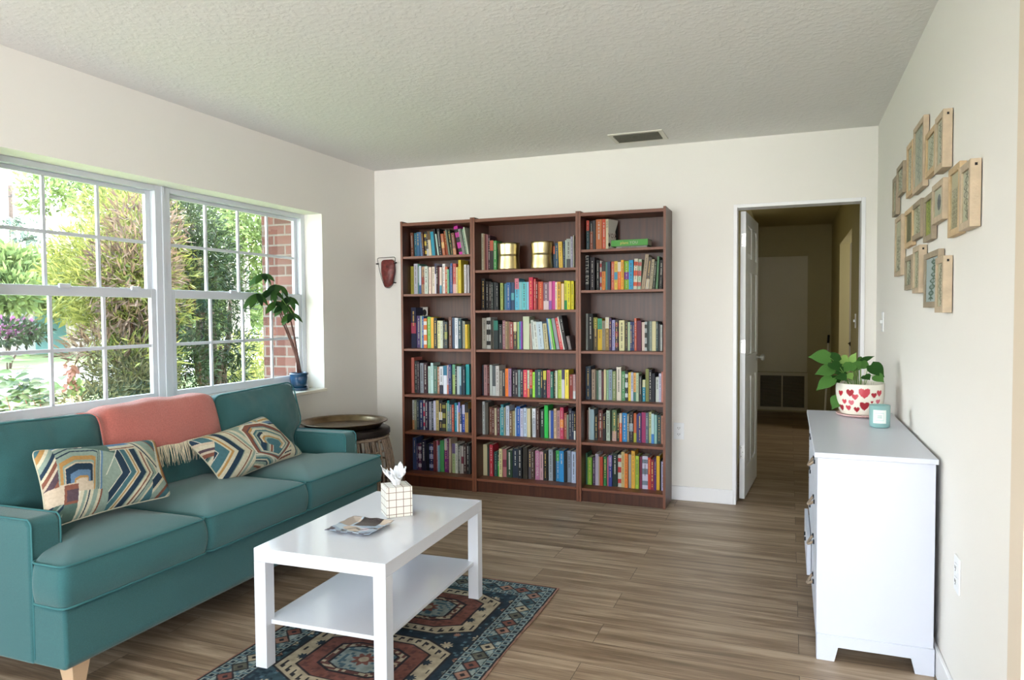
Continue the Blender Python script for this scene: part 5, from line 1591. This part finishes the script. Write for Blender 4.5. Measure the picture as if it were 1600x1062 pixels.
for lab, qs in cnt.items():
    if len(qs) > 1:
        qs.sort(key=lambda q: q.x)
        for q in qs:
            c = cname(q.c)
            q.label = '%s%s book, %s from the left on %s shelf of %s' % ('leaning ' if abs(q.a) >= 6 else '', c, word_no(q.i), ORD[q.row - 1], NAMEBC[q.bc])
rank = sorted(books, key=lambda q: -(q.w * q.h))
for q in rank[:300]: q.solo = True
for q in rank[300:]: q.solo = False
NAMED = {(3, 2, 0): 'LITTLE EVE', (3, 1, 5): 'VOX', (2, 6, 13): 'A GOOD IDEA'}
_rn = random.Random(77)
stuff = MB(); stuff_m = []
def smi(m_):
    if m_ not in stuff_m: stuff_m.append(m_)
    return stuff_m.index(m_)
for q in books:
    yf = BOOKYF - _rn.uniform(-0.004, 0.012)
    dep = _rn.uniform(0.112, 0.14)
    a = math.radians(q.a)
    w_, h_ = q.w, q.h
    hw = w_ * math.cos(a) if q.a else w_
    T = Matrix.Translation((q.x, yf, q.z + 0.0004))
    if q.a < 0:      # top towards the left, resting on its lower left corner
        T = T @ Matrix.Rotation(a, 4, 'Y')
    elif q.a > 0:
        T = Matrix.Translation((q.x + w_, yf, q.z + 0.0004)) @ Matrix.Rotation(a, 4, 'Y') @ Matrix.Translation((-w_, 0, 0))
    if (q.bc, q.row, q.i) == (3, 1, 5):
        dep = 0.125
        T = T @ Matrix.Rotation(-0.34, 4, 'Z')
    # cover: spine and two boards (pages set back)
    th = min(0.0022, w_ * 0.2); ov = 0.003
    dk = sum(int(q.c[i:i + 2], 16) for i in (0, 2, 4)) / 3 < 125
    ink = (M_INKL if _rn.random() < .75 else M_INKG) if dk else M_INKD
    bands = []
    if q.k2 == 't': bands = [(0.66, 1.0)]
    if q.k2 == 'b': bands = [(0.0, 0.32)]
    if q.k2 == 'm': bands = [(0.36, 0.62)] if _rn.random() < .5 else [(0.12, 0.25), (0.45, 0.62), (0.78, 0.9)]
    marks = []
    wm = w_ * _rn.uniform(0.14, 0.30)
    z = h_ * (_rn.uniform(0.88, 0.94))
    zend = h_ * _rn.uniform(0.25, 0.55)
    if w_ > 0.012 and _rn.random() < 0.78:
        while z > zend:
            l_ = _rn.uniform(0.004, 0.009)
            marks.append((w_ / 2 - wm / 2, w_ / 2 + wm / 2, z - l_, z)); z -= l_ + (0.0025 if _rn.random() < .75 else 0.009)
        z = zend - h_ * 0.08
        if _rn.random() < .8:
            wm *= 0.7
            while z > h_ * 0.10:
                l_ = _rn.uniform(0.003, 0.006)
                marks.append((w_ / 2 - wm / 2, w_ / 2 + wm / 2, z - l_, z)); z -= l_ + (0.0025 if _rn.random() < .75 else 0.007)
    if len(marks) < 5: marks = []
    key = (q.bc, q.row, q.i)
    if key in NAMED: marks = []
    if q.solo:
        e = thing('book', q.label, 'book', tuple(T.translation), 0, 'books on the %s shelf of the %s' % (ORD[q.row - 1], NAMEBC[q.bc]))
        mb = MB()
        mb.box(0, w_, 0, th, 0, h_, M=T); mb.box(0, th, th, dep, 0, h_, M=T); mb.box(w_ - th, w_, th, dep, 0, h_, M=T)
        mb.build('cover', bookmat(q.c), e)
        MB().box(th, w_ - th, th, dep - ov, ov, h_ - ov, M=T).build('pages', M_PAGES, e)
        for (b0, b1) in bands:
            MB().box(0.0, w_, -0.0007, 0.0, h_ * b0, h_ * b1, M=T).build('spine_band', bookmat(q.c2), e)
        if marks:
            mb = MB()
            for (xa, xb, za, zb) in marks:
                mb.add([(xa, -0.0011, za), (xb, -0.0011, za), (xb, -0.0011, zb), (xa, -0.0011, zb)], [(0, 1, 2, 3)], M=T)
            mb.build('spine_title', ink, e)
        if key in NAMED:
            tx_ = NAMED[key]
            mt_ = M_INKD if tx_ == 'VOX' else M_INKL
            L_ = {'LITTLE EVE': 0.030, 'VOX': 0.020, 'A GOOD IDEA': 0.022}[tx_]
            def put(body, sz, m_, loc, rot, nm, **kw):
                c_ = T @ Vector(loc)
                o_ = text(body, sz, m_, None, (0, 0, 0), rot, nm, **kw)
                o_.matrix_basis = Matrix.Translation(c_) @ T.to_3x3().to_4x4() @ o_.matrix_basis
                o_.parent = e; o_.matrix_parent_inverse = parent_inv(e)
            put(tx_, L_, mt_, (w_ / 2, -0.0012, h_ * (0.60 if tx_ != 'VOX' else 0.82)), (PI / 2, PI / 2, 0), 'spine_lettering', sx=1.25 if tx_ != 'VOX' else 1.0, spacing=1.15)
            if tx_ == 'VOX':
                xr = w_ + 0.0003
                MB().box(xr - 0.0002, xr + 0.0004, 0.001, dep - 0.001, 0.002, h_ - 0.002, M=T).build('front_cover', mat('vox_cover_grey', 'c2bdb4', 0.4), e)
                put('VOX', 0.044, mat('vox_red', '5c1c20', 0.5), (xr + 0.0008, dep * 0.40, h_ * 0.46), (PI / 2, 0, PI / 2), 'cover_lettering', spacing=1.3)
                MB().prism([(dep * 0.80, h_ * 0.25), (dep - 0.001, h_ * 0.2), (dep - 0.001, h_ * 0.95), (dep * 0.70, h_ * 0.62)], 'x', xr + 0.0005, xr + 0.0008, M=T).build('cover_silhouette', M_KH, e)
                MB().prism([(0.012 + 0.014 * math.cos(t * PI / 8), h_ * 0.17 + 0.014 * math.sin(t * PI / 8)) for t in range(16)], 'x', xr + 0.0005, xr + 0.0008, M=T).build('cover_dot', M_KH, e)
    else:
        stuff.box(0, w_, 0, dep, 0, h_, smi(bookmat(q.c)), M=T)
        for (b0, b1) in bands:
            stuff.box(0.0, w_, -0.0007, -0.00005, h_ * b0, h_ * b1, smi(bookmat(q.c2)), M=T)
        for (xa, xb, za, zb) in marks:
            stuff.add([(xa, -0.0011, za), (xb, -0.0011, za), (xb, -0.0011, zb), (xa, -0.0011, zb)], [(0, 1, 2, 3)], smi(ink), M=T)
so_ = stuff.build('books', stuff_m, None)
tag(so_, 'the slimmest books standing among the larger ones on every bookcase shelf', 'books', kind='stuff')

# books lying flat
def flat_book(x0, x1, y0, y1, z0, h, c, lab, lettering=None, rot=0.0):
    e = thing('book', lab, 'book', ((x0 + x1) / 2, (y0 + y1) / 2, z0), 0, 'books lying flat in the bookcases')
    M = Matrix.Translation(((x0 + x1) / 2, (y0 + y1) / 2, z0 + 0.0003)) @ Matrix.Rotation(rot, 4, 'Z')
    w2, d2 = (x1 - x0) / 2, (y1 - y0) / 2
    th = 0.002
    mb = MB(); mb.box(-w2, w2, -d2, -d2 + th, 0, h, M=M); mb.box(-w2, w2, -d2 + th, d2, 0, th, M=M); mb.box(-w2, w2, -d2 + th, d2, h - th, h, M=M)
    mb.build('cover', bookmat(c), e)
    MB().box(-w2 + 0.003, w2 - 0.003, -d2 + th, d2 - 0.003, th, h - th, M=M).build('pages', M_PAGES, e)
    if lettering:
        for (tx_, sz, dx, m_) in lettering:
            c_ = M @ Vector((dx, -d2 - 0.0008, h / 2))
            text(tx_, sz, m_, e, c_, (PI / 2, 0, rot), 'spine_lettering', spacing=1.1)
Z1 = 1.755
flat_book(2.052, 2.266, -0.222, -0.095, Z1, 0.017, '8c8c84', 'grey book lying flat under the green one, top shelf of right bookcase', [('POWER PLATES', 0.0135, -0.015, M_INKD)], -0.02)
flat_book(2.020, 2.274, -0.230, -0.098, Z1 + 0.018, 0.042, '4c9440', 'green book lying flat on a grey one, top shelf of right bookcase', [('plant', 0.026, -0.035, M_INKG), ('YOU', 0.026, 0.030, M_INKL)], -0.03)
ytop = 0.412 + 0.250
flat_book(1.46, 1.68, -0.150, -0.03, 0.412 + 0.2465, 0.006, 'b09878', 'thin tan booklet lying on upright books, fifth shelf of middle bookcase', None, 0.05)
cdm = MB().box(0.445, 0.503, -0.052, -0.049, 1.056, 1.372)
pc_ = cdm.build('photo_card', mat('card_grey', 'b9b4ae', 0.6), None)
tag(pc_, 'grey photo card with a black silhouette behind books, third shelf of left bookcase', 'card')
MB().prism([(0.456 + 0.019 + 0.019 * math.cos(t * PI / 8), 1.330 + 0.025 * math.sin(t * PI / 8)) for t in range(16)], 'y', -0.0535, -0.0525).build('silhouette', M_KH, pc_)
# ------------------------------------------------------------------ outside
GZ = -0.30
lawn = MB().box(-80, -0.26, -40, 80, GZ - 0.1, GZ).build('ground', mat('lawn', '646c3c', 0.95, noise=(1.4, 0.18), bump=(40, 0.8)))
struct(lawn)
struct(MB().box(-18.5, -11.8, -40, 80, GZ, GZ + 0.012).build('road', mat('pale_asphalt', '94918e', 0.9, noise=(3, 0.05))))
struct(MB().box(-1.05, -0.26, -8, 0.2, 2.44, 2.56).build('roof', mat('sun_block_soffit', 'dcdcd8', 0.8)))  # unseen eave, added so that no direct sun enters through the window
def brick_mat():
    m = mat('red_brick', '8a4a40', 0.85)
    t = m.node_tree; b = t.nodes['Principled BSDF']
    co = t.nodes.new('ShaderNodeTexCoord'); sp = t.nodes.new('ShaderNodeSeparateXYZ'); cb = t.nodes.new('ShaderNodeCombineXYZ'); ad = t.nodes.new('ShaderNodeMath'); ad.operation = 'ADD'
    t.links.new(co.outputs['Object'], sp.inputs[0]); t.links.new(sp.outputs['X'], ad.inputs[0]); t.links.new(sp.outputs['Y'], ad.inputs[1])
    t.links.new(ad.outputs[0], cb.inputs['X']); t.links.new(sp.outputs['Z'], cb.inputs['Y'])
    br = t.nodes.new('ShaderNodeTexBrick'); br.inputs['Scale'].default_value = 1; br.inputs['Brick Width'].default_value = 0.205; br.inputs['Row Height'].default_value = 0.077
    br.inputs['Mortar Size'].default_value = 0.007; br.inputs['Color1'].default_value = hexc('48261f'); br.inputs['Color2'].default_value = hexc('653a31'); br.inputs['Mortar'].default_value = hexc('6c615c')
    t.links.new(cb.outputs[0], br.inputs['Vector']); t.links.new(br.outputs['Color'], b.inputs['Base Color'])
    bp = t.nodes.new('ShaderNodeBump'); bp.inputs['Strength'].default_value = 0.6; bp.inputs['Distance'].default_value = 0.01; bp.invert = True
    t.links.new(br.outputs['Fac'], bp.inputs['Height']); t.links.new(bp.outputs[0], b.inputs['Normal'])
    return m
pier = MB().box(-0.625, -0.255, -0.62, -0.25, GZ, 2.43).build('brick_pillar', brick_mat(), None, bevel=0.004)
tag(pier, 'red brick pillar outside the right end of the window', 'pillar')

def foliage(name, blobs, n, L, wd_, mt, parent=None, seed=0, shell=0.55, up=0.2, jit=0.5):
    """blobs: (centre, (rx,ry,rz)); leaves spread over and inside them"""
    R = np.random.RandomState(seed)
    vol = np.array([b[1][0] * b[1][1] + b[1][1] * b[1][2] + b[1][0] * b[1][2] for b in blobs])
    idx = R.choice(len(blobs), size=n, p=vol / vol.sum())
    C = np.array([list(b[0]) for b in blobs])[idx]; Rr = np.array([b[1] for b in blobs])[idx]
    d = R.normal(size=(n, 3)); d /= np.linalg.norm(d, axis=1)[:, None]
    r = shell + (1 - shell) * R.rand(n) ** 0.7
    pos = C + d * Rr * r[:, None]
    pos[:, 2] = np.maximum(pos[:, 2], GZ + 0.02)
    ax = d * 0.8 + R.normal(size=(n, 3)) * jit + np.array([0, 0, up]); ax /= np.linalg.norm(ax, axis=1)[:, None]
    q = R.normal(size=(n, 3)); sd = np.cross(ax, q); sd /= np.linalg.norm(sd, axis=1)[:, None]
    nn = np.cross(sd, ax)
    ll = L * (0.6 + 0.8 * R.rand(n))[:, None]; ww = wd_ * (0.7 + 0.6 * R.rand(n))[:, None]
    v0 = pos; v1 = pos + ax * ll * 0.45 + sd * ww * 0.5 + nn * ww * 0.15; v2 = pos + ax * ll; v3 = pos + ax * ll * 0.45 - sd * ww * 0.5 + nn * ww * 0.15
    V = np.stack([v0, v1, v2, v3], axis=1).reshape(-1, 3).astype(np.float32)
    me = bpy.data.meshes.new(name)
    me.vertices.add(4 * n); me.vertices.foreach_set('co', V.ravel())
    me.loops.add(4 * n); me.loops.foreach_set('vertex_index', np.arange(4 * n, dtype=np.int32))
    me.polygons.add(n); me.polygons.foreach_set('loop_start', np.arange(0, 4 * n, 4, dtype=np.int32)); me.polygons.foreach_set('loop_total', np.full(n, 4, dtype=np.int32))
    me.update(calc_edges=True); me.validate()
    me.materials.append(mt)
    o = bpy.data.objects.new(name, me); COL.objects.link(o)
    if parent is not None:
        o.parent = parent; o.matrix_parent_inverse = parent_inv(parent)
    return o

def branchy(mb, base, ends, r0, bend=0.15, seed=0):
    rn_ = random.Random(seed)
    for e in ends:
        b0, e0 = Vector(base), Vector(e)
        n = 6; pts = []
        for i in range(n + 1):
            t = i / n
            pts.append(b0.lerp(e0, t) + Vector((rn_.uniform(-1, 1), rn_.uniform(-1, 1), 0)) * bend * t * (1 - t))
        mb.tube(pts, [r0 * (1 - 0.8 * i / n) for i in range(n + 1)], 6)

G1 = leaf_mat('leaf_yellow_green', '4a5426', '94904c', 0.35)
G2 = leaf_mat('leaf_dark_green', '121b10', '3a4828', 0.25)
G3 = leaf_mat('leaf_bright_green', '4a5c32', '8e9c60', 0.4)
G4 = leaf_mat('leaf_olive', '282e1c', '6a6444', 0.3)
G5 = leaf_mat('leaf_red_tinge', '40302a', '7c6450', 0.3)
GP = leaf_mat('bougainvillea_petal', '70305c', '8c5c7c', 0.3)
M_BARK = mat('dark_bark', '4a3a30', 0.95, bump=(30, 0.8), noise=(12, 0.3))
M_BARKG = mat('grey_bark', 'a2968a', 0.95, bump=(30, 0.8), noise=(6, 0.3))
def P(px, py, x): return unp(px, py, x=x)
def tree(name, label, cat, blobs, n, L, wd_, mt, trunk=None, bark=None, ends=None, r0=0.06, seed=0, grp=None, **kw):
    c = blobs[0][0]
    b0 = trunk if trunk is not None else (c[0], c[1], GZ)
    e = thing(name, label, cat, (b0[0], b0[1], GZ), 0, grp)
    foliage('foliage', blobs, n, L, wd_, mt, e, seed, **kw)
    if bark:
        mb = MB()
        if ends is None: ends = [b[0] for b in blobs]
        branchy(mb, (b0[0], b0[1], GZ), ends, r0, seed=seed)
        mb.build('trunk', bark, e, smooth=True)
    return e

# large shrub in front of the left window and the darker tree beside it
bl = []
for (px, py, x, r) in ((190, 440, -3.6, .55), (215, 400, -3.8, .55), (170, 400, -4.2, .6), (150, 455, -4.0, .5), (225, 350, -4.2, .5), (190, 330, -4.8, .5), (225, 480, -3.5, .5), (215, 570, -3.2, .42), (180, 500, -3.7, .45), (235, 430, -3.7, .5), (128, 425, -4.4, .4), (215, 310, -5.0, .45)):
    bl.append((P(px, py, x), (r, r, r * 0.8)))
tree('large_shrub', 'large yellow-green spiky shrub filling the left window behind the sofa', 'shrub', bl, 17000, 0.12, 0.017, G1, (-3.8, 1.2, 0), M_BARK, r0=0.04, seed=1, shell=0.35)
foliage_extra = []
bl2 = []
for (px, py, x, r) in ((290, 350, -3.9, .45), (300, 410, -3.7, .5), (325, 430, -3.9, .5), (285, 450, -3.6, .42), (300, 500, -3.7, .42), (350, 470, -4.0, .42), (285, 560, -3.4, .40), (350, 540, -3.7, .40), (320, 385, -4.0, .42), (280, 320, -4.4, .38), (235, 545, -3.3, .4), (355, 580, -3.7, .3), (232, 500, -3.5, .4), (290, 585, -3.4, .3)):
    bl2.append((P(px, py, x), (r, r, r * 0.75)))
tb0 = P(335, 600, -3.8)
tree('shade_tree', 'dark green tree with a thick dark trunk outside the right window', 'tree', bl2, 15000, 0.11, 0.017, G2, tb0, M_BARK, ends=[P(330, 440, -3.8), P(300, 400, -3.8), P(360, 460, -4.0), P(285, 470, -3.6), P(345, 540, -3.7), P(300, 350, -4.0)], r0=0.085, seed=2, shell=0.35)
tree('shrub', 'reddish-tipped spiky shrub between the two large window shrubs', 'shrub', [(P(215, 440, -3.3), (.42, .5, .6)), (P(225, 370, -3.6), (.4, .45, .5)), (P(175, 545, -3.4), (.35, .5, .25))], 2600, 0.13, 0.02, G5, None, M_BARK, r0=0.02, seed=3, shell=0.4)
tree('shrub', 'low twiggy olive shrub spreading at the foot of the spiky shrub', 'shrub', [(P(200, 590, -3.1), (.35, .55, .3)), (P(160, 620, -3.0), (.3, .45, .16)), (P(232, 600, -3.0), (.3, .35, .3))], 3600, 0.10, 0.015, G4, None, M_BARK, r0=0.015, seed=13, shell=0.3)
# overhanging sparse tree, upper left
bl = []
for (px, py, x, r) in ((70, 300, -9, .5), (60, 325, -9.3, .25), (105, 275, -9, .5), (130, 300, -9.2, .45), (140, 335, -9.5, .4), (180, 290, -9.3, .55), (215, 300, -9.5, .8), (200, 345, -9.5, .6)):
    bl.append((P(px, py, x), (r, r, r * 0.7)))
tree('street_tree', 'airy light green tree reaching over the top of the left window', 'tree', bl, 3600, 0.14, 0.05, G3, P(210, 610, -9.5), M_BARKG, r0=0.16, seed=4, shell=0.2)
# pale trees to the right, further back
bl = []
for (px, py, x, r) in ((290, 310, -10, 1.1), (330, 330, -10.5, 1.2), (385, 340, -10.5, 1.2), (350, 300, -11, 1.2), (400, 390, -10.5, 1.1), (360, 400, -11, 1.1), (405, 440, -10.8, 1.0), (390, 490, -11, .8), (350, 470, -11, .9), (300, 480, -11.5, .8), (430, 360, -10.5, 1.2), (275, 430, -11, .7)):
    bl.append((P(px, py, x), (r, r, r)))
tree('pale_tree', 'tall pale green tree with a light grey trunk behind the brick pillar', 'tree', bl, 13000, 0.17, 0.06, G3, P(377, 590, -10), M_BARKG, ends=[P(368, 440, -10), P(385, 400, -10.3), P(350, 380, -10.4)], r0=0.26, seed=5, shell=0.25)
tree('garden_hedge', 'sunlit small-leaved hedge low beside the brick pillar', 'hedge', [(P(395, 575, -5.0), (.5, .8, .45)), (P(375, 560, -6.0), (.6, 1.0, .5)), (P(410, 600, -4.6), (.4, .6, .4))], 5200, 0.07, 0.03, G1, None, M_BARK, r0=0.02, seed=6, shell=0.5)
# across the road
k = 0
for (lab, pts, g, nn) in (
    ('bright green bushes across the road at the far left', ((5, 425, -23, 1.2), (40, 440, -23, 1.1), (15, 455, -22, .9), (70, 450, -23, 1.0)), G3, 4200),
    ('tall yellow-green trees across the road behind the spiky shrub', ((110, 430, -25, 1.7), (150, 440, -25, 2.0), (130, 400, -26, 1.5), (190, 430, -25, 2.2), (230, 430, -26, 2.2), (100, 470, -24, 1.1)), G1, 5200),
    ('dense green trees across the road seen below the dark tree', ((290, 460, -24, 2.2), (340, 470, -24, 2.0), (395, 470, -23, 1.6), (260, 430, -25, 2.4), (420, 480, -22, 1.4)), G3, 5200)):
    bl = [(P(px, py, x), (r, r, r * 0.8)) for (px, py, x, r) in pts]
    tree('roadside_trees', lab, 'tree', bl, nn, 0.38, 0.17, g, None, M_BARKG, r0=0.15, seed=20 + k, shell=0.4, grp='trees across the road'); k += 1
tree('bougainvillea_bush', 'pink flowering bush across the road at the far left', 'bush', [(P(14, 512, -19.5), (.6, .8, .30)), (P(34, 518, -19.5), (.45, .5, .22))], 420, 0.16, 0.10, GP, None, M_BARK, r0=0.04, seed=9, shell=0.5)
tree('roadside_shrub', 'small green shrub growing through the pink flowering bush', 'shrub', [(P(10, 520, -19.0), (.7, 1.3, .4))], 900, 0.18, 0.09, G2, None, M_BARK, r0=0.03, seed=10, shell=0.5)
# leafy plant under the window
b = thing('leafy_bush', 'broad-leaved green bush just outside the lower left corner of the window', 'bush', (-1.1, -1.7, GZ))
rn_ = random.Random(9)
mbs = MB()
for k in range(170):
    px, py = rn_.gauss(38, 26), rn_.gauss(615, 26)
    if px < -40 or px > 100 or (px > 62 and py < 585) : continue
    p = P(px, py + 8, rn_.uniform(-1.9, -0.95))
    a = rn_.random() * 6.28
    L = rn_.uniform(0.06, 0.11)
    q = p + Vector((math.cos(a) * L, math.sin(a) * L, rn_.uniform(-0.02, 0.05)))
    leaf_mesh(mbs, p, q, L * 0.55, Vector((0.4, -0.5, 1)), heart=False, fold=0.25)
mbs.build('foliage', leaf_mat('broad_leaf', '18260f', '48602a', 0.25), b, smooth=True)
mb = MB(); branchy(mb, (-1.25, -1.75, GZ), [P(30, 600, -1.3), P(60, 590, -1.4), P(10, 620, -1.2), P(66, 640, -1.5), P(50, 620, -1.3)], 0.012, seed=3)
mb.build('trunk', mat('red_stem', '8a5a48', 0.8), b, smooth=True)
# staked young plant
s0 = P(118, 640, -2.3)
e = thing('staked_plant', 'young plant with brown wilted leaves tied to two garden stakes', 'plant', (s0.x, s0.y, GZ))
for (a, c, r_) in (((108, 585), (116, 660), .012), ((116, 590), (134, 655), .007)):
    q = P(c[0], c[1], -2.3); d_ = P(a[0], a[1], -2.3); q2 = d_ + (q - d_) * ((d_.z - GZ) / (d_.z - q.z))
    MB().tube([d_, q2], r_, 8).build('garden_stake', mat('stake_wood', 'a58a70', 0.9), e, smooth=True)
mb = MB()
for k in range(60):
    p = P(rn_.uniform(104, 118), rn_.uniform(570, 612), -2.3 + rn_.uniform(-.05, .05)); a = rn_.random() * 6.28
    leaf_mesh(mb, p, p + Vector((math.cos(a) * .03, math.sin(a) * .04, rn_.uniform(-.05, .02))), 0.03, Vector((1, -1, .5)), heart=False)
mb.build('foliage', mat('wilted_brown', '7c5244', 0.9), e)
mb = MB()
for k in range(22):
    p = P(rn_.uniform(104, 128), rn_.uniform(585, 615), -2.3 + rn_.uniform(-.05, .05)); a = rn_.random() * 6.28
    leaf_mesh(mb, p, p + Vector((math.cos(a) * .03, math.sin(a) * .05, rn_.uniform(-.08, .02))), 0.035, Vector((1, -1, .5)), heart=False)
mb.build('green_leaves', G3, e)
# palms
def palm(px, py, x, h, lab, seed):
    c = P(px, py, x)
    e = thing('palm_tree', lab, 'tree', (c.x, c.y, GZ), 0, 'palms across the road')
    MB().tube([(c.x, c.y, GZ), (c.x + 0.1, c.y, c.z * 0.5), c], [0.2, 0.15, 0.12], 8).build('trunk', M_BARKG, e, smooth=True)
    rn2 = random.Random(seed); mb = MB()
    for k in range(16):
        a = 2 * PI * k / 16 + rn2.random() * 0.3; el = rn2.uniform(-0.3, 0.9)
        prev = None
        for i in range(9):
            t = i / 8; R_ = h * t
            p = c + Vector((math.cos(a) * R_ * math.cos(el), math.sin(a) * R_ * math.cos(el), R_ * math.sin(el) - 0.55 * h * t * t))
            if prev is not None:
                d = (p - prev); s = d.cross(Vector((0, 0, 1))).normalized()
                for sg in (-1, 1):
                    mb.add([prev, p, p + s * sg * 0.28 * h * (1 - t * 0.6) - Vector((0, 0, 0.1 * h))], [(0, 1, 2)])
            prev = p
    mb.build('fronds', leaf_mat('palm_leaf', '46564a', '6c785e', 0.3), e)
palm(20, 345, -34, 1.5, 'distant palm tree at the left edge of the window, taller one', 1)
palm(44, 372, -33, 1.3, 'distant palm tree right of the taller palm, shorter one', 2)
# house across the road
hx0, hx1, hy0, hy1 = -36, -27, 11.0, 34
e = thing('house', 'low white house with a pale roof across the road', 'house', (-31, 22, GZ))
MB().box(hx0, hx1, hy0, hy1, GZ, 2.1).build('wall', mat('stucco_white', 'b4b4b0', 0.9), e)
mb = MB(); mb.add([(hx0 - .5, hy0 - .5, 2.1), (hx1 + .5, hy0 - .5, 2.1), (hx1 + .5, hy1 + .5, 2.1), (hx0 - .5, hy1 + .5, 2.1), ((hx0 + hx1) / 2, hy0 + 4, 3.5), ((hx0 + hx1) / 2, hy1 - 4, 3.5)],
       [(0, 1, 4), (1, 2, 5, 4), (2, 3, 5), (3, 0, 4, 5), (3, 2, 1, 0)])
mb.build('roof', mat('pale_shingle', '8e8e92', 0.9), e)
MB().box(hx1, hx1 + 0.06, 16.2, 18.0, GZ, 1.7).build('door', mat('teal_door', '5c8c8a', 0.6), e)
for y in (13.0, 21.5, 26.5):
    f = MB().box(hx1, hx1 + 0.05, y, y + 1.6, 0.5, 1.7).build('window', M_VINYL, e)
    MB().box(hx1 + 0.051, hx1 + 0.06, y + 0.1, y + 1.5, 0.6, 1.6).build('pane', mat('far_glass', '4a5560', 0.1), f)
# utility pole and wires
ut = thing('utility_pole', 'thin utility pole holding wires beyond the palms', 'utility pole', tuple(P(16, 400, -40) - Vector((0, 0, 3))))
q = P(16, 300, -40)
MB().tube([(q.x, q.y, GZ), (q.x, q.y, q.z + 0.4)], 0.12, 8).build('pole', M_BARK, ut, smooth=True)
for (a, b_, x1_, x2_) in (((-60, 317), (80, 298), -40, -25), ((16, 305), (260, 262), -40, -22), ((20, 345), (130, 312), -40, -25)):
    MB().tube([P(a[0], a[1], x1_), P(b_[0], b_[1], x2_)], 0.018, 5).build('wire', M_KH, ut, smooth=True)
